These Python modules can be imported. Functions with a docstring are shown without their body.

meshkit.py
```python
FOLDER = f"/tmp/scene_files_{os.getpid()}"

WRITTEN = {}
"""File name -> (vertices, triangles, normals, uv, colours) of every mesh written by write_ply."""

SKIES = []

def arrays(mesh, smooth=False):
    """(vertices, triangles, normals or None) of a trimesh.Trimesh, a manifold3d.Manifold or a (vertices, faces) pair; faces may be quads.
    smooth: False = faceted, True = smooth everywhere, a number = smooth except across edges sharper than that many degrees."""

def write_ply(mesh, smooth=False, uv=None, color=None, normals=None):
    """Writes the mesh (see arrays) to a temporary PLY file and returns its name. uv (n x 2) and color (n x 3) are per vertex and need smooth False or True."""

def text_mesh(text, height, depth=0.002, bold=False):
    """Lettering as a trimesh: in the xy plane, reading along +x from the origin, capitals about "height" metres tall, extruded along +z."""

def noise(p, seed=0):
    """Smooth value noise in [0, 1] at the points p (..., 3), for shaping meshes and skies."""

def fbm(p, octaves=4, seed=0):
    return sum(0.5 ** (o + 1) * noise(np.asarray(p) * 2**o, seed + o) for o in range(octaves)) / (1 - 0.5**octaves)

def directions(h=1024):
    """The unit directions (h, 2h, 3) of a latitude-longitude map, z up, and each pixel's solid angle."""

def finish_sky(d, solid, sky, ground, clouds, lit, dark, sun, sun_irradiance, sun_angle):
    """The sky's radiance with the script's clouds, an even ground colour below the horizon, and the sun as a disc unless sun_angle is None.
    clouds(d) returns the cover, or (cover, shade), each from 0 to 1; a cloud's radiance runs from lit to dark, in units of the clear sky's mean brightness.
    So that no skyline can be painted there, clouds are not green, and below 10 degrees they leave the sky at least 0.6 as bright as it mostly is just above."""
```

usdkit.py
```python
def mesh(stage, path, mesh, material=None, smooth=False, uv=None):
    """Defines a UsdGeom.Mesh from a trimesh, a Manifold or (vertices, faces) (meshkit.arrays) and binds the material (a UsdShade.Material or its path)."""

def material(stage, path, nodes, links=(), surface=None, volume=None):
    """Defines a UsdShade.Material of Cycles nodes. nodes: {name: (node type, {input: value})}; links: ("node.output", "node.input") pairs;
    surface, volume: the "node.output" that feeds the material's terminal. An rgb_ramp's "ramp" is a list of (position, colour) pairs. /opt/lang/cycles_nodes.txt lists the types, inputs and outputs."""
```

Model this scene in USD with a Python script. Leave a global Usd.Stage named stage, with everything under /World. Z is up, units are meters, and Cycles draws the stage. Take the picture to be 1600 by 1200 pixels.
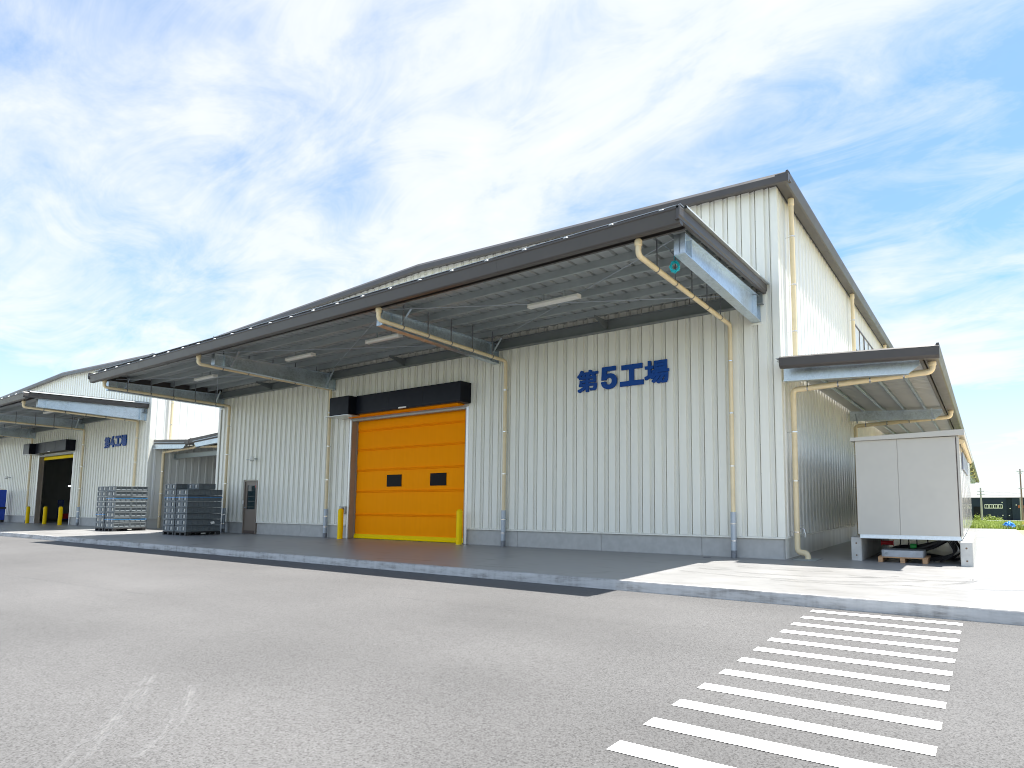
import math, random
import numpy as np, trimesh
import usdkit, meshkit
from pxr import Usd, UsdGeom, UsdLux, UsdShade, Gf, Sdf, Vt
from shapely.geometry import Polygon

random.seed(7); rng = np.random.default_rng(7)
stage = Usd.Stage.CreateInMemory()
UsdGeom.SetStageUpAxis(stage, 'Z'); UsdGeom.SetStageMetersPerUnit(stage, 1.0)
UsdGeom.Xform.Define(stage, '/World'); UsdGeom.Scope.Define(stage, '/World/Looks')
stage.SetDefaultPrim(stage.GetPrimAtPath('/World'))

# ------------------------------------------------------------------ camera, sky, sun
F, PX, PY = 939.61, 960.0, 700.80                      # focal length and principal point in pixels of a 1600 x 1200 frame
YAW, PITCH, ROLL = -0.5509, 0.0888, -0.0015
CAM = np.array([3.5587, -12.4812, 1.1817])
_d = np.array([math.sin(YAW) * math.cos(PITCH), math.cos(YAW) * math.cos(PITCH), math.sin(PITCH)])
_r = np.array([math.cos(YAW), -math.sin(YAW), 0.0]); _u = np.cross(_r, _d)
_R = math.cos(ROLL) * _r + math.sin(ROLL) * _u; _U = -math.sin(ROLL) * _r + math.cos(ROLL) * _u
cam = UsdGeom.Camera.Define(stage, '/World/camera')
cam.AddTransformOp().Set(Gf.Matrix4d(*_R, 0, *_U, 0, *(-_d), 0, *CAM, 1))
AP = 36.0
cam.CreateHorizontalApertureAttr(AP); cam.CreateVerticalApertureAttr(AP * 0.75)
cam.CreateFocalLengthAttr(AP * F / 1600.0)
cam.CreateHorizontalApertureOffsetAttr(AP * (800.0 - PX) / 1600.0)
cam.CreateVerticalApertureOffsetAttr(AP * (PY - 600.0) / 1600.0)
cam.CreateClippingRangeAttr((0.05, 5000.0))
cam.CreateExposureAttr(1.27)

SUN = np.array([0.184, 0.155, 1.0]); SUN /= np.linalg.norm(SUN)
SUN_EL, SUN_ROT = math.asin(SUN[2]), math.atan2(SUN[0], SUN[1])
sun = UsdLux.DistantLight.Define(stage, '/World/sun')
sun.CreateNormalizeAttr(True); sun.CreateIntensityAttr(1.25); sun.CreateAngleAttr(0.53)
sun.CreateColorAttr(Gf.Vec3f(1.0, 0.965, 0.91))
_z = SUN; _x = np.cross([0, 1.0, 0], _z); _x /= np.linalg.norm(_x); _y = np.cross(_z, _x)
sun.AddTransformOp().Set(Gf.Matrix4d(*_x, 0, *_y, 0, *_z, 0, 0, 0, 50, 1))

WIND, CLOUD_AT = 80.0, (1.1, 8.3, 0.0)
SKY_STRENGTH = 0.12
usdkit.material(stage, '/World/Looks/sky_look', {
    'sky': ('sky_texture', {'sky_type': 'single_scattering', 'sun_disc': False, 'sun_elevation': SUN_EL, 'sun_rotation': SUN_ROT, 'altitude': 50.0, 'air_density': 1.0, 'aerosol_density': 1.0, 'ozone_density': 0.6}),
    'tc': ('texture_coordinate', {}), 'sep': ('separate_xyz', {}), 'zz': ('math', {'math_type': 'maximum', 'value2': 0.0}), 'zb': ('math', {'math_type': 'add', 'value2': 0.20}),
    'ix': ('math', {'math_type': 'divide'}), 'iy': ('math', {'math_type': 'divide'}), 'flat': ('combine_xyz', {'z': 0.0}),
    # broad sheets of thin cloud, drawn out along one wind direction
    'mp': ('mapping', {'location': CLOUD_AT, 'rotation': (0, 0, math.radians(WIND)), 'scale': (0.75, 1.15, 1.0)}), 'n1': ('noise_texture', {'scale': 0.95, 'detail': 6.0, 'roughness': 0.52, 'distortion': 0.35}),
    # finer torn wisps
    'mp2': ('mapping', {'location': (7.4, 1.2, 0.0), 'rotation': (0, 0, math.radians(WIND)), 'scale': (1.5, 3.6, 1.0)}), 'n2': ('noise_texture', {'scale': 1.5, 'detail': 12.0, 'roughness': 0.66, 'distortion': 0.9}),
    'n3': ('noise_texture', {'scale': 5.5, 'detail': 8.0, 'roughness': 0.6, 'distortion': 0.4}),
    's2': ('math', {'math_type': 'multiply', 'value2': 0.36}), 's3': ('math', {'math_type': 'multiply_add', 'value2': 0.16}), 'n12': ('math', {'math_type': 'multiply_add', 'value2': 0.80}),
    'cov': ('rgb_ramp', {'ramp': [(0.0, (0.03,) * 3), (0.55, (0.14,) * 3), (0.64, (0.46,) * 3), (0.735, (0.82,) * 3), (0.87, (1,) * 3), (1.0, (1,) * 3)]}),
    'hz': ('map_range', {'from_min': 0.0, 'from_max': 0.30, 'to_min': 0.95, 'to_max': 0.0, 'clamp': True}), 'mx': ('math', {'math_type': 'maximum'}),
    'tint': ('vector_math', {'math_type': 'multiply', 'vector2': (0.48, 0.75, 0.90)}),
    'mix': ('mix', {'mix_type': 'mix', 'color2': (3.68, 3.75, 3.8)}), 'bg': ('background_shader', {'strength': SKY_STRENGTH}),
}, [('tc.generated', 'sep.vector'), ('sep.z', 'zz.value1'), ('zz.value', 'zb.value1'), ('sep.x', 'ix.value1'), ('zb.value', 'ix.value2'), ('sep.y', 'iy.value1'), ('zb.value', 'iy.value2'),
    ('ix.value', 'flat.x'), ('iy.value', 'flat.y'), ('flat.vector', 'mp.vector'), ('mp.vector', 'n1.vector'), ('flat.vector', 'mp2.vector'), ('mp2.vector', 'n2.vector'), ('mp.vector', 'n3.vector'),
    ('n2.fac', 's2.value1'), ('n3.fac', 's3.value1'), ('s2.value', 's3.value3'), ('n1.fac', 'n12.value1'), ('s3.value', 'n12.value3'), ('n12.value', 'cov.fac'), ('sep.z', 'hz.value'), ('cov.color', 'mx.value1'), ('hz.result', 'mx.value2'),
    ('mx.value', 'mix.fac'), ('sky.color', 'tint.vector1'), ('tint.vector', 'mix.color1'), ('mix.color', 'bg.color')], surface='bg.background')
sky = UsdLux.DomeLight.Define(stage, '/World/sky')
UsdShade.MaterialBindingAPI.Apply(sky.GetPrim()).Bind(UsdShade.Material.Get(stage, '/World/Looks/sky_look'))
sky.GetPrim().SetCustomDataByKey('label', 'bright blue sky streaked with thin white cloud'); sky.GetPrim().SetCustomDataByKey('kind', 'structure'); sky.GetPrim().SetCustomDataByKey('category', 'sky')

from mapbox_earcut import triangulate_float64 as earcut
# ------------------------------------------------------------------ helpers
class MB:
    """Collects boxes, prisms, tubes and sheets into one mesh."""
    def __init__(self): self.v, self.f, self.n = [], [], 0
    def add(self, v, f):
        self.v.append(np.asarray(v, float)); self.f.append(np.asarray(f, int) + self.n); self.n += len(v); return self
    def box(self, x0, x1, y0, y1, z0, z1, c=0.0):
        if c > 0:
            p = []
            for sx in (0, 1):
                for sy in (0, 1):
                    for sz in (0, 1):
                        X, Y, Z = (x0, x1)[sx], (y0, y1)[sy], (z0, z1)[sz]
                        dx, dy, dz = c * (1 - 2 * sx), c * (1 - 2 * sy), c * (1 - 2 * sz)
                        p += [(X, Y + dy, Z + dz), (X + dx, Y, Z + dz), (X + dx, Y + dy, Z)]
            h = trimesh.convex.convex_hull(np.array(p)); return self.add(h.vertices, h.faces)
        v = [(x, y, z) for x in (x0, x1) for y in (y0, y1) for z in (z0, z1)]
        return self.add(v, [(0, 1, 3), (0, 3, 2), (4, 6, 7), (4, 7, 5), (0, 4, 5), (0, 5, 1), (2, 3, 7), (2, 7, 6), (0, 2, 6), (0, 6, 4), (1, 5, 7), (1, 7, 3)])
    def hull(self, pts):
        h = trimesh.convex.convex_hull(np.array(pts, float)); return self.add(h.vertices, h.faces)
    def mesh(self, m): return self.add(m.vertices, m.faces)
    def prism(self, poly, axis, a0, a1):
        """A polygon swept along an axis; poly is (y,z) for axis x, (x,z) for y, (x,y) for z."""
        t = trimesh.creation.extrude_polygon(Polygon(poly).buffer(0), a1 - a0, engine='earcut')
        v = np.array(t.vertices); a = v[:, 2] + a0; p, q = v[:, 0], v[:, 1]
        f = np.array(t.faces)
        if axis == 'x': v = np.stack([a, p, q], 1)
        elif axis == 'y': v = np.stack([p, a, q], 1); f = f[:, ::-1]
        else: v = np.stack([p, q, a], 1)
        return self.add(v, f)
    def loft(self, rings, caps=True):
        """Joins rings of equal point counts into a skin."""
        R = [np.asarray(r, float) for r in rings]; k = len(R[0]); v = np.vstack(R); f = []
        for i in range(len(R) - 1):
            for j in range(k):
                a, b, c, d = i * k + j, i * k + (j + 1) % k, (i + 1) * k + (j + 1) % k, (i + 1) * k + j
                f += [(a, b, c), (a, c, d)]
        if caps:
            c = R[0] - R[0].mean(0); ax = np.linalg.svd(c)[2][:2]; flat = c @ ax.T; ar = np.dot(flat[:, 0], np.roll(flat[:, 1], -1)) - np.dot(flat[:, 1], np.roll(flat[:, 0], -1))
            order = np.arange(k) if ar > 0 else np.arange(k)[::-1]
            tri = earcut(flat[order].astype(np.float64), np.array([k], np.uint32)).reshape(-1, 3) if k > 4 else np.array([(0, 1, 2), (0, 2, 3)][:k - 2])
            for t in order[tri] if k > 4 else tri:
                if ar < 0 or k <= 4: t = t[::-1] if k <= 4 else t
                f += [tuple(t[::-1]) if k > 4 and ar > 0 else tuple(t), tuple(len(R) * k - k + (t if k > 4 and ar > 0 else t[::-1]))]
        return self.add(v, f)
    def tube(self, pts, r, sides=10, caps=True):
        p = np.asarray(pts, float); t = np.gradient(p, axis=0)
        for i in range(1, len(p) - 1):
            a, b = p[i] - p[i - 1], p[i + 1] - p[i]; t[i] = a / np.linalg.norm(a) + b / np.linalg.norm(b)
        t /= np.linalg.norm(t, axis=1, keepdims=True)
        a = np.cross(t[0], [0, 0, 1.0]) if abs(t[0][2]) < 0.9 else np.cross(t[0], [0, 1.0, 0]); a /= np.linalg.norm(a)
        rr = np.broadcast_to(r, (len(p),)); rings = []; ang = np.arange(sides) * 2 * np.pi / sides
        for i in range(len(p)):
            a = a - t[i] * a.dot(t[i]); a /= np.linalg.norm(a); b = np.cross(t[i], a)
            rings.append(p[i] + rr[i] * (np.cos(ang)[:, None] * a + np.sin(ang)[:, None] * b))
        return self.loft(rings, caps)
    def sheet(self, line, axis, a0, a1):
        """An open polyline swept along an axis (no caps)."""
        L = np.asarray(line, float); k = len(L)
        def put(a):
            A = np.broadcast_to(a, (k,))
            return np.stack([A, L[:, 0], L[:, 1]], 1) if axis == 'x' else np.stack([L[:, 0], A, L[:, 1]], 1) if axis == 'y' else np.stack([L[:, 0], L[:, 1], A], 1)
        v = np.vstack([put(a0), put(a1)]); f = []
        for i in range(k - 1): f += [(i, i + 1, k + i + 1), (i, k + i + 1, k + i)]
        return self.add(v, f)
    def arrays(self): return np.vstack(self.v), np.vstack(self.f)
    def move(self, d):
        self.v = [x + np.asarray(d, float) for x in self.v]; return self

def elbow(a, b, c, r, n=6):
    """Points that round the corner b between a and c with radius r."""
    a, b, c = (np.asarray(q, float) for q in (a, b, c)); u = (a - b) / np.linalg.norm(a - b); w = (c - b) / np.linalg.norm(c - b)
    return [(1 - t) ** 2 * (b + u * r) + 2 * t * (1 - t) * b + t * t * (b + w * r) for t in np.linspace(0, 1, n)]

def path_with_elbows(pts, r, n=6):
    out = [np.asarray(pts[0], float)]
    for i in range(1, len(pts) - 1): out += elbow(pts[i - 1], pts[i], pts[i + 1], r, n)
    return out + [np.asarray(pts[-1], float)]

_used = {}
def numbered(parent, name):
    k = _used.get((parent, name), 0); _used[(parent, name)] = k + 1
    return f'{parent}/{name}' if k == 0 else f'{parent}/{name}_{k:03d}'

def pathof(parent): return '/World' if parent is None else str(parent.GetPath())
def part(parent, name, mb, look, smooth=False, label=None, kind=None, uv=None):
    p = numbered(pathof(parent), name)
    m = mb.arrays() if isinstance(mb, MB) else mb
    prim = usdkit.mesh(stage, p, m, f'/World/Looks/{look}', smooth, uv).GetPrim()
    if label: prim.SetCustomDataByKey('label', label)
    if kind: prim.SetCustomDataByKey('kind', kind)
    return prim
def tag(prim, label, cat=None, group=None, kind=None):
    prim.SetCustomDataByKey('label', label)
    if cat: prim.SetCustomDataByKey('category', cat)
    if group: prim.SetCustomDataByKey('group', group)
    if kind: prim.SetCustomDataByKey('kind', kind)
    return prim
def thing(name, label, cat, loc=(0, 0, 0), rz=0.0, group=None):
    x = UsdGeom.Xform.Define(stage, numbered('/World', name)); x.AddTranslateOp().Set(Gf.Vec3d(*map(float, loc))); x.AddRotateZOp().Set(float(rz))
    return tag(x.GetPrim(), label, cat, group)
def copy_of(root, label, loc, rz=0.0, group=None):
    was = root.GetCustomData(); base = root.GetName()
    if base[-4:-3] == '_' and base[-3:].isdigit(): base = base[:-4]
    x = UsdGeom.Xform.Define(stage, numbered('/World', base))
    x.GetPrim().GetReferences().AddInternalReference(root.GetPath()); x.GetPrim().SetInstanceable(True)
    ops = UsdGeom.Xformable(x).GetOrderedXformOps(); ops[0].Set(Gf.Vec3d(*map(float, loc))); ops[1].Set(float(rz))
    return tag(x.GetPrim(), label, was['category'], group or was.get('group'))
def structure(name, mb, look, label, smooth=False, uv=None):
    return tag(part(None, name, mb, look, smooth, uv=uv), label, kind='structure')

# ------------------------------------------------------------------ materials
def look(name, color, rough=0.5, metal=0.0, vary=0.12, scale=3.0, bump=0.0, bscale=40.0, spec=0.5, stretch=(1, 1, 1), coat=0.0, fine=0.0, color2=None, space='object'):
    """A plain painted or bare surface: colour that drifts a little, roughness that drifts with it, optional fine relief."""
    c = np.array(color, float); lo = np.clip(c * (1 - vary), 0, 1); hi = np.clip(c * (1 + vary), 0, 1) if color2 is None else np.array(color2, float)
    N = {'tc': ('texture_coordinate', {}), 'mp': ('mapping', {'scale': stretch}), 'n': ('noise_texture', {'scale': scale, 'detail': 5.0, 'roughness': 0.6}),
         'r': ('rgb_ramp', {'ramp': [(0.3, lo), (0.7, hi)]}), 'rr': ('map_range', {'from_min': 0.3, 'from_max': 0.7, 'to_min': max(rough - 0.07, 0.02), 'to_max': rough + 0.07}),
         'p': ('principled_bsdf', {'metallic': metal, 'specular_ior_level': spec, 'coat_weight': coat, 'coat_roughness': 0.1})}
    src = 'geo.position' if space == 'world' else 'tc.object'
    if space == 'world': N['geo'] = ('geometry', {})
    L = [(src, 'mp.vector'), ('mp.vector', 'n.vector'), ('n.fac', 'r.fac'), ('n.fac', 'rr.value'), ('r.color', 'p.base_color'), ('rr.result', 'p.roughness')]
    if bump:
        N['bn'] = ('noise_texture', {'scale': bscale, 'detail': 3.0}); N['b'] = ('bump', {'strength': bump, 'distance': 0.01})
        L += [(src, 'bn.vector'), ('bn.fac', 'b.height'), ('b.normal', 'p.normal')]
    return usdkit.material(stage, f'/World/Looks/{name}', N, L, surface='p.BSDF')

def siding_look(name, color, rough):
    # painted steel sheet: soft vertical streaks of dust, a slightly wavy sheet that wobbles its reflections
    c = np.array(color)
    usdkit.material(stage, f'/World/Looks/{name}', {
        'g': ('geometry', {}), 'mp': ('mapping', {'scale': (2.2, 2.2, 0.16)}), 'n': ('noise_texture', {'scale': 1.6, 'detail': 6.0, 'roughness': 0.62}),
        'r': ('rgb_ramp', {'ramp': [(0.28, c * 0.95), (0.55, c), (0.75, np.clip(c * 1.03, 0, 1))]}),
        'rr': ('map_range', {'from_min': 0.3, 'from_max': 0.7, 'to_min': rough - 0.05, 'to_max': rough + 0.06}),
        'mb': ('mapping', {'scale': (1, 1, 0.5)}), 'bn': ('noise_texture', {'scale': 2.5, 'detail': 1.0}), 'b': ('bump', {'strength': 0.018, 'distance': 0.02}),
        'p': ('principled_bsdf', {'specular_ior_level': 0.5})},
        [('g.position', 'mp.vector'), ('mp.vector', 'n.vector'), ('n.fac', 'r.fac'), ('n.fac', 'rr.value'), ('r.color', 'p.base_color'), ('rr.result', 'p.roughness'),
         ('g.position', 'mb.vector'), ('mb.vector', 'bn.vector'), ('bn.fac', 'b.height'), ('b.normal', 'p.normal')], surface='p.BSDF')
siding_look('siding_paint', (0.80, 0.795, 0.715), 0.34)
siding_look('siding_side_paint', (0.77, 0.775, 0.735), 0.28)
look('plinth_grey', (0.42, 0.42, 0.405), 0.75, vary=0.10, scale=5, bump=0.15, bscale=90, space='world')
look('brown_metal', (0.066, 0.059, 0.055), 0.42, vary=0.12, scale=2, space='world')
look('pvc_cream', (0.74, 0.62, 0.40), 0.45, vary=0.06, scale=4, space='world')
look('white_trim', (0.74, 0.74, 0.70), 0.4, vary=0.04)
look('window_pane_look', (0.72, 0.72, 0.69), 0.2, vary=0.03)
look('stainless', (0.62, 0.62, 0.62), 0.28, metal=0.95, vary=0.05, scale=1.0, space='world')
look('jamb_beige', (0.32, 0.26, 0.20), 0.4, vary=0.07)
look('hood_black', (0.008, 0.009, 0.014), 0.34, vary=0.1, scale=1.0, spec=0.14, bump=0.03, bscale=1.6, space='world')
look('rubber_black', (0.014, 0.014, 0.015), 0.6, vary=0.2)
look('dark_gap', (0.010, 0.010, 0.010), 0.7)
look('bollard_yellow', (0.98, 0.64, 0.001), 0.42, vary=0.03, scale=5, space='world', spec=0.12)
look('sign_blue', (0.002, 0.055, 0.27), 0.38, vary=0.05, spec=0.22)
look('glass_dark', (0.010, 0.020, 0.022), 0.06, vary=0.2)
look('window_black', (0.004, 0.004, 0.006), 0.25, vary=0.1, spec=0.07)
look('door_taupe', (0.20, 0.165, 0.135), 0.42, vary=0.06)
look('red_plastic', (0.62, 0.02, 0.03), 0.4)
look('lamp_white', (0.80, 0.80, 0.76), 0.4, vary=0.03)
look('rope_cyan', (0.01, 0.50, 0.58), 0.5)
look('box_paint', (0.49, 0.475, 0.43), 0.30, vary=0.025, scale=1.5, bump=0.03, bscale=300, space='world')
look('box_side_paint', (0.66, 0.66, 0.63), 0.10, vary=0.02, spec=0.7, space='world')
look('box_trim', (0.075, 0.055, 0.048), 0.4)
look('louvre_blue', (0.20, 0.24, 0.33), 0.35)
look('block_concrete', (0.50, 0.50, 0.475), 0.85, vary=0.14, scale=4, bump=0.25, bscale=60, space='world')
look('weight_concrete', (0.36, 0.38, 0.40), 0.8, vary=0.12, scale=6, bump=0.2, bscale=80)
look('pallet_wood', (0.46, 0.27, 0.14), 0.7, vary=0.28, scale=6, stretch=(0.6, 8, 8))
look('cable_black', (0.012, 0.012, 0.013), 0.45)
look('crate_grey', (0.112, 0.132, 0.142), 0.5, vary=0.09, scale=3, space='world')
look('crate_tab', (0.46, 0.46, 0.42), 0.5, vary=0.08)
look('pallet_black', (0.016, 0.016, 0.017), 0.55)
look('strap_blue', (0.03, 0.26, 0.62), 0.35)
look('cart_blue', (0.006, 0.055, 0.42), 0.35)
look('green_plastic', (0.02, 0.30, 0.06), 0.4)
look('tarp_blue', (0.01, 0.17, 0.66), 0.38, vary=0.22, scale=4)
look('far_dark_wall', (0.026, 0.036, 0.060), 0.9, spec=0.1, vary=0.10, scale=0.4, stretch=(1, 1, 0.3), space='world')
look('rust_orange', (0.28, 0.075, 0.03), 0.6)
look('pole_concrete', (0.33, 0.33, 0.32), 0.8, vary=0.08)
look('pole_brown', (0.20, 0.14, 0.13), 0.7)
look('leaf_green', (0.31, 0.38, 0.095), 0.6, vary=0.45, scale=0.9, space='world')
look('leaf_yellow', (0.36, 0.27, 0.035), 0.7, vary=0.3, scale=0.9, space='world')
look('soil_tan', (0.40, 0.30, 0.165), 0.9, vary=0.18, scale=2, space='world')
look('bank_green', (0.30, 0.35, 0.09), 0.9, vary=0.4, scale=0.5, space='world')
look('interior_grey', (0.20, 0.20, 0.20), 0.7)
look('roof_steel', (0.42, 0.44, 0.46), 0.4, metal=0.5, vary=0.08)
look('chrome', (0.75, 0.75, 0.76), 0.15, metal=1.0)
look('drain_steel', (0.20, 0.21, 0.23), 0.55, metal=0.5, vary=0.2, scale=20)
look('plank_brown', (0.16, 0.10, 0.06), 0.8)

def galv_look(name, c, rough, metal):
    c = np.array(c)
    usdkit.material(stage, f'/World/Looks/{name}', {
        'g': ('geometry', {}), 'v': ('voronoi_texture', {'scale': 26.0}), 'n': ('noise_texture', {'scale': 1.1, 'detail': 5.0, 'roughness': 0.65}), 'hs': ('separate_color', {}),
        'a': ('math', {'math_type': 'multiply_add', 'value2': 0.10}), 'r': ('rgb_ramp', {'ramp': [(0.25, c * 0.84), (0.55, c), (0.85, np.clip(c * 1.10, 0, 1))]}),
        'rr': ('map_range', {'from_min': 0.2, 'from_max': 0.9, 'to_min': rough - 0.09, 'to_max': rough + 0.12}), 'p': ('principled_bsdf', {'metallic': metal})},
        [('g.position', 'v.vector'), ('g.position', 'n.vector'), ('v.color', 'hs.color'), ('hs.r', 'a.value1'), ('n.fac', 'a.value3'), ('a.value', 'r.fac'), ('a.value', 'rr.value'), ('r.color', 'p.base_color'), ('rr.result', 'p.roughness')], surface='p.BSDF')
galv_look('galvanised', (0.60, 0.68, 0.75), 0.33, 0.85)
galv_look('galvanised_dull', (0.37, 0.415, 0.42), 0.46, 0.35)
galv_look('galvanised_deck', (0.40, 0.43, 0.435), 0.38, 0.4)
galv_look('galvanised_dark', (0.20, 0.225, 0.23), 0.5, 0.3)
galv_look('galvanised_light', (0.46, 0.47, 0.47), 0.5, 0.3)
galv_look('galvanised_pipe', (0.42, 0.47, 0.52), 0.45, 0.5)

# orange door cloth: fine weave and faint vertical puckers
usdkit.material(stage, '/World/Looks/door_orange', {
    'g': ('geometry', {}), 'mp': ('mapping', {'scale': (6.0, 6.0, 0.45)}), 'n': ('noise_texture', {'scale': 2.0, 'detail': 4.0}),
    'r': ('rgb_ramp', {'ramp': [(0.3, (0.97, 0.315, 0.0005)), (0.7, (1.0, 0.335, 0.001))]}),
    'b': ('bump', {'strength': 0.14, 'distance': 0.03}), 'w': ('noise_texture', {'scale': 220.0, 'detail': 1.0}), 'b2': ('bump', {'strength': 0.12, 'distance': 0.004}),
    'p': ('principled_bsdf', {'roughness': 0.65, 'specular_ior_level': 0.04})},
    [('g.position', 'mp.vector'), ('mp.vector', 'n.vector'), ('n.fac', 'r.fac'), ('r.color', 'p.base_color'), ('n.fac', 'b.height'), ('g.position', 'w.vector'), ('w.fac', 'b2.height'), ('b.normal', 'b2.normal'), ('b2.normal', 'p.normal')], surface='p.BSDF')
look('bar_yellow', (1.0, 0.70, 0.001), 0.5, vary=0.03, spec=0.06)

# asphalt: pale aggregate in grey binder, broad tonal drift, fine relief
usdkit.material(stage, '/World/Looks/asphalt', {
    'g': ('geometry', {}), 'v': ('voronoi_texture', {'scale': 120.0}), 'vs': ('separate_color', {}), 'n': ('noise_texture', {'scale': 55.0, 'detail': 6.0, 'roughness': 0.75}), 'big': ('noise_texture', {'scale': 0.32, 'detail': 5.0, 'roughness': 0.55}),
    'mp': ('mapping', {'rotation': (0, 0, 0.12), 'scale': (0.18, 0.9, 1)}), 'lane': ('noise_texture', {'scale': 0.8, 'detail': 4.0}),
    'r': ('rgb_ramp', {'ramp': [(0.0, (0.020, 0.020, 0.019)), (0.33, (0.062, 0.060, 0.059)), (0.5, (0.113, 0.110, 0.108)), (0.72, (0.132, 0.130, 0.128)), (0.9, (0.195, 0.192, 0.19)), (1.0, (0.26, 0.256, 0.253))]}),
    'm1': ('math', {'math_type': 'multiply', 'value2': 0.42}), 'm2': ('math', {'math_type': 'multiply_add', 'value2': 0.66}),
    'tr': ('map_range', {'from_min': 0.3, 'from_max': 0.7, 'to_min': 0.90, 'to_max': 1.10}), 'tl': ('map_range', {'from_min': 0.3, 'from_max': 0.7, 'to_min': 0.90, 'to_max': 1.09}), 'tm': ('math', {'math_type': 'multiply'}),
    'sc': ('vector_math', {'math_type': 'scale'}),
    'b': ('bump', {'strength': 0.75, 'distance': 0.008}), 'p': ('principled_bsdf', {'roughness': 0.82, 'specular_ior_level': 0.35})},
    [('g.position', 'v.vector'), ('g.position', 'n.vector'), ('g.position', 'big.vector'), ('g.position', 'mp.vector'), ('mp.vector', 'lane.vector'), ('v.color', 'vs.color'), ('vs.r', 'm1.value1'), ('n.fac', 'm2.value1'), ('m1.value', 'm2.value3'), ('m2.value', 'r.fac'),
     ('big.fac', 'tr.value'), ('lane.fac', 'tl.value'), ('tr.result', 'tm.value1'), ('tl.result', 'tm.value2'), ('r.color', 'sc.vector1'), ('tm.value', 'sc.scale'), ('sc.vector', 'p.base_color'), ('n.fac', 'b.height'), ('b.normal', 'p.normal')], surface='p.BSDF')

# troweled concrete of the yard slab: trowel swirls, blotches, worn sheen
usdkit.material(stage, '/World/Looks/slab_concrete', {
    'g': ('geometry', {}), 'n': ('noise_texture', {'scale': 0.9, 'detail': 8.0, 'roughness': 0.62, 'distortion': 0.4}), 'mp': ('mapping', {'scale': (0.5, 2.6, 1)}), 's': ('noise_texture', {'scale': 2.4, 'detail': 7.0, 'roughness': 0.7, 'distortion': 0.3}),
    'm': ('math', {'math_type': 'multiply', 'value2': 0.5}), 'a': ('math', {'math_type': 'multiply_add', 'value2': 0.5}),
    'r': ('rgb_ramp', {'ramp': [(0.28, (0.165, 0.160, 0.150)), (0.42, (0.245, 0.24, 0.232)), (0.58, (0.285, 0.28, 0.274)), (0.8, (0.35, 0.345, 0.34))]}),
    'rr': ('map_range', {'from_min': 0.3, 'from_max': 0.7, 'to_min': 0.26, 'to_max': 0.50}), 'fn': ('noise_texture', {'scale': 45.0, 'detail': 3.0}), 'b': ('bump', {'strength': 0.08, 'distance': 0.01}),
    'p': ('principled_bsdf', {'specular_ior_level': 0.5})},
    [('g.position', 'n.vector'), ('g.position', 'mp.vector'), ('mp.vector', 's.vector'), ('s.fac', 'm.value1'), ('n.fac', 'a.value1'), ('m.value', 'a.value3'), ('a.value', 'r.fac'), ('r.color', 'p.base_color'), ('a.value', 'rr.value'), ('rr.result', 'p.roughness'),
     ('g.position', 'fn.vector'), ('fn.fac', 'b.height'), ('b.normal', 'p.normal')], surface='p.BSDF')

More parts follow.
